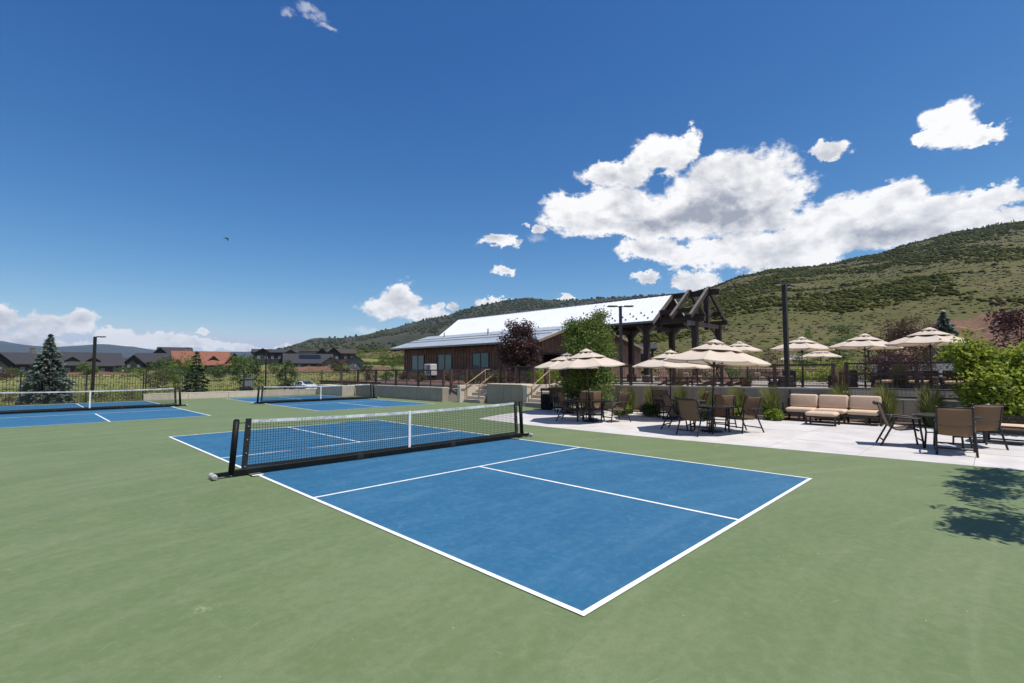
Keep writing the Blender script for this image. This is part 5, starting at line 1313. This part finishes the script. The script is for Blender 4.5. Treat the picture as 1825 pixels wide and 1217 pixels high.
house('house', 'low grey roofed house with dark roof panels behind the parked car', 556, 140, 1.6, [(-1, 0, 12, 9, 0, 2.3, 2.4, 'x', 0, 0, 5), (4.6, -2.4, 5.2, 7, 0, 1.9, 1.9, 'y', 4, 0, 2)], 3, [solar(-3.4, 2.2, -2.9, -.9, 3.45, 4.55)])
house('house', 'tall dark gabled house above the grey roofed one', 596, 180, 4.6, [(2.5, 0, 9, 9, 0, 3.4, 1.6, 'x', 1, 2, 4), (-.5, -1.6, 4.6, 8, 0, 3.3, 2.0, 'y', 3, 2, 2), (-4.4, -1, 3.6, 8, 0, 3.4, 1.6, 'y', 3, 2, 1)], 2, [chimney(-3.0, -6.1, 0, 2.0)])
house('house', 'slim blue grey gabled house nearest the brown railing', 633.5, 150, 1.5, [(0, 0, 4.4, 7, 0, 3.0, 1.7, 'y', 2, 0, 1)], 0)
house('house', 'pale flat house far up the slope above the grey roofs', 537, 260, 10.5, [(0, 0, 16, 9, 0, 1.6, .5, 'x', 4, 2, 4)], 0)
house('house', 'small brown house on the slope beyond the pavilion', 1140, 92, 4.0, [(0, 0, 5, 5, 0, 1.6, .8, 'x', 3, 0, 2)], 0)
p = at(656, 138); e = empty('storage_container', (p.x, p.y, 1.75), radians(-40), 'small green storage container on the meadow', 'container')
MB().cbox(-1.5, 1.5, -.8, .8, 0, 1.25, c=.03).build('body', M('green_steel', (.03, .085, .07), .5, .2, 3), e); MB().cbox(-1.55, 1.55, -.85, .85, 1.252, 1.34, c=.02).build('lid', M('lid_green', (.07, .14, .12), .5, .2, 3), e)
# raised beds of earth before the houses
for (px0_, px1_, D, h, lab) in ((80, 240, 118, 1.0, ''), (455, 640, 122, 1.5, ''), (645, 705, 118, 1.2, '')):
    mb = MB(); nU, nV = 40, 8
    for i in range(nU):
        for j in range(nV):
            u, v = i/(nU-1), j/(nV-1); q = at(px0_+(px1_-px0_)*u, D+8*v); k = sin(pi*u)**.4*sin(pi*v)**.8
            mb.v.append((q.x, q.y, ground_z(q.x, q.y)-.3+(h+.3)*k+.15*mnoise.noise((q.x*.5, q.y*.5, 1))*k))
    for i in range(nU-1):
        for j in range(nV-1): mb.f.append((i*nV+j, (i+1)*nV+j, (i+1)*nV+j+1, i*nV+j+1))
    tag(mb.build('earth_bank', m_dirt, smooth=True), kind='structure')

# ------------------------------------------------------------------ trees beyond the fence
p = at(88, 33.5); conifer('tall blue spruce standing against the iron fence', (p.x, p.y, -.55), 4.75, 1.62, 22, 12, 21, L_spruce, .20, 46, None)
p = at(351, 42); conifer('ragged green pine beyond the fence before the red roof', (p.x, p.y, -.95), 4.2, 1.25, 15, 8, 22, L_pine, .26, 24, None, 'pine_tree', .75)
OG = 'leafy trees beyond the fence'
for (px, D, zb, H, R_, lm, n_, lab) in ((441, 60, -1, 4.6, 1.7, L_green, 2600, 'leafy green tree behind the golf cart'), (512, 62, -1, 3.9, 1.25, L_green, 2000, 'green tree beside the white car with yellowed top'), (335, 70, -.6, 4.3, 2.2, L_aspen, 2000, 'light green tree overlapping the red roof'), (312, 75, -.5, 2.9, 2.2, L_green, 1600, 'dark green bushy tree left of the pine'), (283, 72, -.5, 2.3, 2.0, L_sage, 1300, 'grey green bush left of the pine'), (424, 105, .5, 4.6, 1.8, L_aspen, 1300, 'pale tree rising above the steep gabled house'),
   (455, 110, 1, 2.6, 1.2, L_bronze, 700, 'reddish sapling on the rise beside the lamp post'), (490, 112, 1, 2.6, 1.5, L_green, 700, 'green bush below the two storey house'), (600, 118, 1, 2.4, 1.4, L_sage, 800, 'blue green bush before the tall gabled house'), (615, 115, 1, 2.2, 1.3, L_green, 700, 'green bush before the blue grey house'), (652, 108, .8, 2.9, 1.5, L_sage, 900, 'pale green bush right of the blue grey house'),
   (28, 105, .2, 2.2, 1.8, L_green, 900, 'green bush at the end of the dark timber house'), (10, 90, 0, 2.0, 1.8, L_bronze, 800, 'reddish bush at the meadow edge'), (150, 118, 1.2, 2.6, 1.6, L_aspen, 800, 'yellow green bush before the dark timber house'), (165, 120, 1.2, 2.0, 1.4, L_aspen, 700, 'low yellow green bush beside the leftmost lamp post'), (222, 125, .9, 1.7, 1.8, L_green, 700, 'green bush between two dark houses'), (250, 120, .9, 1.5, 1.6, L_aspen, 600, 'yellowish bush before the low dark house'), (200, 150, 1, 1.8, 2.0, L_green, 600, 'far green bush on the meadow'), (600, 64, -.9, 1.1, 1.5, L_green, 900, 'low dark hedge bush right of the white car'), (583, 64, -.9, 1.1, 1.3, L_green, 800, 'low dark bush close behind the white car'), (624, 46, -.6, 1.25, .7, L_pine, 700, 'dark rounded bush at the end of the railing'), (395, 100, .6, 2.4, 1.2, L_bronze, 700, 'bronze bush below the red roof gable'), (632, 200, 7, 3.6, 3.2, L_aspen, 700, 'olive tree on the slope above the houses'), (685, 170, 6, 2.4, 2.0, L_green, 600, 'dark round tree on the slope left of the clubhouse'), (268, 170, 2, 3.0, .9, L_pine, 400, 'dark slim tree beside the low dark house'), (410, 150, 1.5, 5.6, 2.2, L_pine, 700, 'dark tree peeking over the red roof'), (297, 95, .2, 4.2, 2.4, L_green, 2200, 'broad green tree before the low dark house'), (392, 88, .1, 2.8, 1.6, L_green, 1400, 'rounded green tree right of the pine below the red roof')):
    p = at(px, D); zz = min(zb, ground_z(p.x, p.y)) if zb < 5 else ground_z(p.x, p.y)
    H2 = H + (zb-zz)
    tree('leafy_tree' if H > 2.5 else 'bush', lab, 'tree' if H > 2.5 else 'bush', (p.x, p.y, zz), H2, (0, 0, H2*.55), (R_, R_, H2*.47), n_, .12+D*.0016, lm, nclump=46, spread=R_*.16, r0=.07, nl=8, seed=px, group=OG)
# weeds along the fence foot
for i, (px, D) in enumerate(((20, 33), (55, 34), (120, 34.5), (150, 34), (185, 34), (205, 33.6), (232, 34), (260, 34.2))):
    p = at(px, D); h = random.uniform(.45, .85)
    tree('weed_clump', ('leafy weed clump left of the blue spruce at the fence', 'low weed clump touching the blue spruce', 'weed clump right of the blue spruce', 'weed clump below the leftmost lamp post', 'tall weed clump beside the leftmost lamp post', 'grey weed clump along the picket fence', 'sparse weed clump along the picket fence', 'weed clump at the end of the picket fence')[i], 'weeds', (p.x, p.y, -.35), h, (0, 0, h*.55), (.55, .55, h*.5), 500, .09, L_lime if i % 2 else L_sage, nclump=24, spread=.12, r0=.012, nl=6, seed=px, group='weeds along the fence')

# ------------------------------------------------------------------ parked car and golf cart
def paint(name, col, rough=.25):
    m, n, b = newmat(name); n.put(b.inputs['Base Color'], n.mix(n.rng(n.noise(objco(n), 3, 4), .3, .7), tuple(c*.93 for c in col), col)); b.inputs['Roughness'].default_value = rough
    b.inputs['Coat Weight'].default_value = .6; b.inputs['Coat Roughness'].default_value = .05; return m
m_carw = paint('white_paint', (.74, .74, .73)); m_tyre = M('tyre_rubber', (.018, .018, .018), .9, .2, 9); m_red = M('tail_lamp', (.35, .02, .02), .25, .1, 6)
p = at(541, 62); car = empty('parked_car', (p.x, p.y, -1.0), atan2(p.y-CAM.y, p.x-CAM.x)+radians(26), 'white saloon car parked beyond the iron fence, tail toward court', 'car')
# sections along the car (x forward): half width, sill z, waist z, roof half width, roof z
SEC = [(-2.32,.70,.42,.80,.66,.84),(-2.25,.84,.30,.94,.70,.98),(-1.75,.89,.22,.98,.72,1.06),(-1.30,.91,.20,.99,.66,1.24),(-.75,.92,.20,.97,.60,1.42),(0,.92,.20,.95,.60,1.45),(.45,.92,.20,.94,.60,1.38),(1.15,.91,.20,.93,.68,1.00),(1.75,.88,.22,.86,.70,.90),(2.2,.78,.30,.72,.62,.76),(2.32,.62,.40,.62,.5,.64)]
mb = MB()
for (x, w, s, wa, rw, rz_) in SEC:
    for sgn in (1,):
        mb.v += [(x, -w*.92, s), (x, -w, (s+wa)/2), (x, -w*.96, wa), (x, -rw, rz_-.03), (x, -rw*.7, rz_), (x, rw*.7, rz_), (x, rw, rz_-.03), (x, w*.96, wa), (x, w, (s+wa)/2), (x, w*.92, s)]
n_ = 10
for i in range(len(SEC)-1):
    for k in range(n_): mb.f.append((i*n_+k, i*n_+(k+1) % n_, (i+1)*n_+(k+1) % n_, (i+1)*n_+k))
mb.f.append(tuple(range(n_))); mb.f.append(tuple((len(SEC)-1)*n_+k for k in range(n_-1, -1, -1)))
mb.build('body', m_carw, car, smooth=False)
def off(a, b, t): return tuple(a[i]+(b[i]-a[i])*t for i in range(3))
V4 = mb.v
def pane(i0, i1, k0, k1, name, out_, sh=.14):
    a, b, c, d = V4[i0*n_+k0], V4[i1*n_+k0], V4[i1*n_+k1], V4[i0*n_+k1]; cx = tuple(sum(q[i] for q in (a, b, c, d))/4 for i in range(3))
    qs = [tuple(off(q, cx, sh)[i]+out_[i] for i in range(3)) for q in (a, b, c, d)]
    MB().add(qs + [tuple(q[i]-out_[i]*.5 for i in range(3)) for q in qs], [(0,1,2,3),(7,6,5,4),(0,4,5,1),(1,5,6,2),(2,6,7,3),(3,7,4,0)]).build(name, m_dglass, car)
for (i0, i1) in ((3, 4), (4, 5), (5, 6)):
    pane(i0, i1, 2, 3, 'side_window', (0, -.012, .004)); pane(i0, i1, 7, 6, 'side_window', (0, .012, .004))
MB().add([(-1.72,-.60,1.075),(-1.72,.60,1.075),(-.80,.50,1.425),(-.80,-.50,1.425)], [(0,1,2,3)]).build('rear_window', m_dglass, car, (-.012, 0, .012))
MB().add([(1.14,-.62,1.01),(1.14,.62,1.01),(.46,.52,1.385),(.46,-.52,1.385)], [(3,2,1,0)]).build('windscreen', m_dglass, car, (.012, 0, .012))
for s in (-1, 1):
    MB().cbox(-2.36, -2.22, s*.62-.16, s*.62+.16, .70, .86, c=.03).build('tail_lamp', m_red, car); MB().cbox(2.14, 2.30, s*.56-.12, s*.56+.12, .55, .68, c=.03).build('headlamp', m_lens, car)
    MB().cbox(.78, .92, s*1.0-.09, s*1.0+.09, .92, 1.04, c=.02).build('mirror', m_carw, car)
    for x in (-1.42, 1.42):
        o = MB().lathe([(.20, -.10), (.31, -.10), (.325, -.05), (.325, .05), (.31, .10), (.20, .10)], 20).build('wheel', m_tyre, car, (x, s*.80, .325), (pi/2, 0, 0)); MB().lathe([(.03, -.112), (.20, -.112), (.20, .112), (.03, .112)], 12).build('rim', m_steel, o)
MB().cbox(-2.40, -2.24, -.80, .80, .38, .58, c=.04).build('bumper', m_carw, car); MB().box(-2.412, -2.402, -.26, .26, .60, .72).build('number_plate', m_lens, car)

p = at(441, 56); gc = empty('golf_cart', (p.x, p.y, -1.0), atan2(p.y-CAM.y, p.x-CAM.x)+radians(8), 'dark golf cart with grey rain screen parked behind the fence', 'golf cart')
MB().cbox(-1.1, 1.05, -.58, .58, .28, .62, c=.08).build('body', m_blk, gc); MB().cbox(.55, 1.15, -.55, .55, .622, .86, c=.08).build('cowl', m_blk, gc); MB().cbox(-1.1, -.45, -.55, .55, .622, .82, c=.06).build('rear_box', m_blk, gc)
soft(MB().cbox(-.44, .12, -.52, .52, .623, .80, c=.04).build('seat', m_white, gc)); soft(MB().cbox(-.56, -.44, -.52, .52, .83, 1.16, c=.04).build('seat_back', m_white, gc))
MB().cbox(-1.12, .82, -.62, .62, 1.82, 1.90, c=.03).build('canopy', M('cart_canopy', (.10, .10, .10), .6, .15, 5), gc)
for s in (-1, 1):
    MB().tube([(.78, s*.52, .84), (.52, s*.55, 1.82)], .022, 6).build('strut', m_blk, gc); MB().tube([(-1.0, s*.52, .80), (-1.0, s*.56, 1.82)], .022, 6).build('strut', m_blk, gc)
    for x in (-.78, .80):
        o = MB().lathe([(.12, -.1), (.21, -.1), (.225, -.05), (.225, .05), (.21, .1), (.12, .1)], 16).build('wheel', m_tyre, gc, (x, s*.50, .225), (pi/2, 0, 0)); MB().lathe([(.02, -.105), (.12, -.105), (.12, .105), (.02, .105)], 10).build('rim', m_steel, o)
MB().box(-1.04, -1.03, -.53, .53, 1.02, 1.80).build('rain_screen', M('grey_screen', (.20, .21, .21), .35, .1, 4), gc); MB().tube([(.50, .25, .86), (.30, .25, 1.12)], .02, 6).build('steering_column', m_blk, gc); MB().lathe([(.15, 0), (.17, .015), (.15, .03)], 14).build('steering_wheel', m_blk, gc, (.28, .25, 1.12), (0, radians(-50), 0))
# parking strip under them
def strip(name, mat, px0_, px1_, D0, D1, lift):
    mb = MB(); nU, nV = 40, 8
    for i in range(nU):
        for j in range(nV):
            q = at(px0_+(px1_-px0_)*i/(nU-1), D0+(D1-D0)*j/(nV-1)); mb.v.append((q.x, q.y, max(ground_z(q.x, q.y)+lift, -1.0+.002)))
    for i in range(nU-1):
        for j in range(nV-1): mb.f.append((i*nV+j, (i+1)*nV+j, (i+1)*nV+j+1, i*nV+j+1))
    return tag(mb.build(name, mat, smooth=True), kind='structure')
strip('car_park', m_asph, 395, 660, 50, 66, .03)
strip('footpath', M('pale_path', (.40, .33, .24), .9, .1, 1, coord='w'), 85, 235, 103, 107, .06)
p = at(207, 140); e = empty('distant_truck', (p.x, p.y, 1.0), radians(20), 'small white pickup truck far across the meadow', 'truck')
MB().cbox(-2.6, 2.6, -.9, .9, .45, 1.05, c=.1).build('body', m_carw, e); MB().cbox(-.9, 1.1, -.8, .8, 1.052, 1.75, c=.2).build('cab', m_carw, e); MB().box(-.7, .9, -.82, .82, 1.15, 1.55).build('side_window', m_dglass, e)
for x in (-1.7, 1.7):
    for s in (-1, 1): MB().lathe([(.2, -.12), (.4, -.12), (.4, .12), (.2, .12)], 14).build('wheel', m_tyre, e, (x, s*.85, .4), (pi/2, 0, 0))
# green litter barrel on legs left of the far net and a swallow overhead
bp = at(396.5, 60); bz = CAM.z + 60*(0.05911 + (608.5-424)/869.02)/(1-.05911*(608.5-424)/869.02)
b_ = empty('bird', (bp.x, bp.y, bz), radians(-38), 'small dark bird gliding in the open sky', 'bird')
b_.scale = (1.5, 1.5, 1.5)
m_bird = M('bird_feather', (.016, .018, .024), .8, .2, 20)
MB().tube([(-.17, 0, 0), (-.10, 0, .012), (0, 0, .012), (.10, 0, .01), (.15, 0, .014), (.19, 0, .005)], [.006, .022, .034, .03, .02, .004], 8).build('body', m_bird, b_, smooth=True)
for s in (-1, 1):
    MB().add([(.10, s*.02, .02), (-.02, s*.02, .015), (.09, s*.17, .05), (-.03, s*.16, .045), (.0, s*.36, -.03), (-.06, s*.34, -.035), (-.10, s*.46, -.12),
              (.10, s*.02, .012), (-.02, s*.02, .007), (.09, s*.17, .044), (-.03, s*.16, .039), (.0, s*.36, -.036), (-.06, s*.34, -.041)],
             [(0,2,3,1),(2,4,5,3),(4,6,5),(7,8,10,9),(9,10,12,11),(11,12,6)]).build('wing', m_bird, b_)
MB().add([(-.15, -.012, .004), (-.15, .012, .004), (-.28, .05, 0), (-.24, 0, 0), (-.28, -.05, 0), (-.15, 0, -.006)], [(0,1,2,3),(0,3,4),(5,3,2),(5,4,3)]).build('tail', m_bird, b_)

# ------------------------------------------------------------------ air
m, n, b = newmat('haze_air'); n.t.nodes.remove(b)
pv = n.n('ShaderNodeVolumePrincipled'); pv.inputs['Color'].default_value = (.50, .70, 1.0, 1); pv.inputs['Density'].default_value = HAZE; pv.inputs['Anisotropy'].default_value = .2
n.t.links.new(pv.outputs[0], n.t.nodes['Material Output'].inputs['Volume'])
hz = MB().box(-13500, 13500, -13500, 13500, -40, 760).build('haze', m); tag(hz, 'thin bluish air fading the distant mountains', 'haze', kind='stuff')
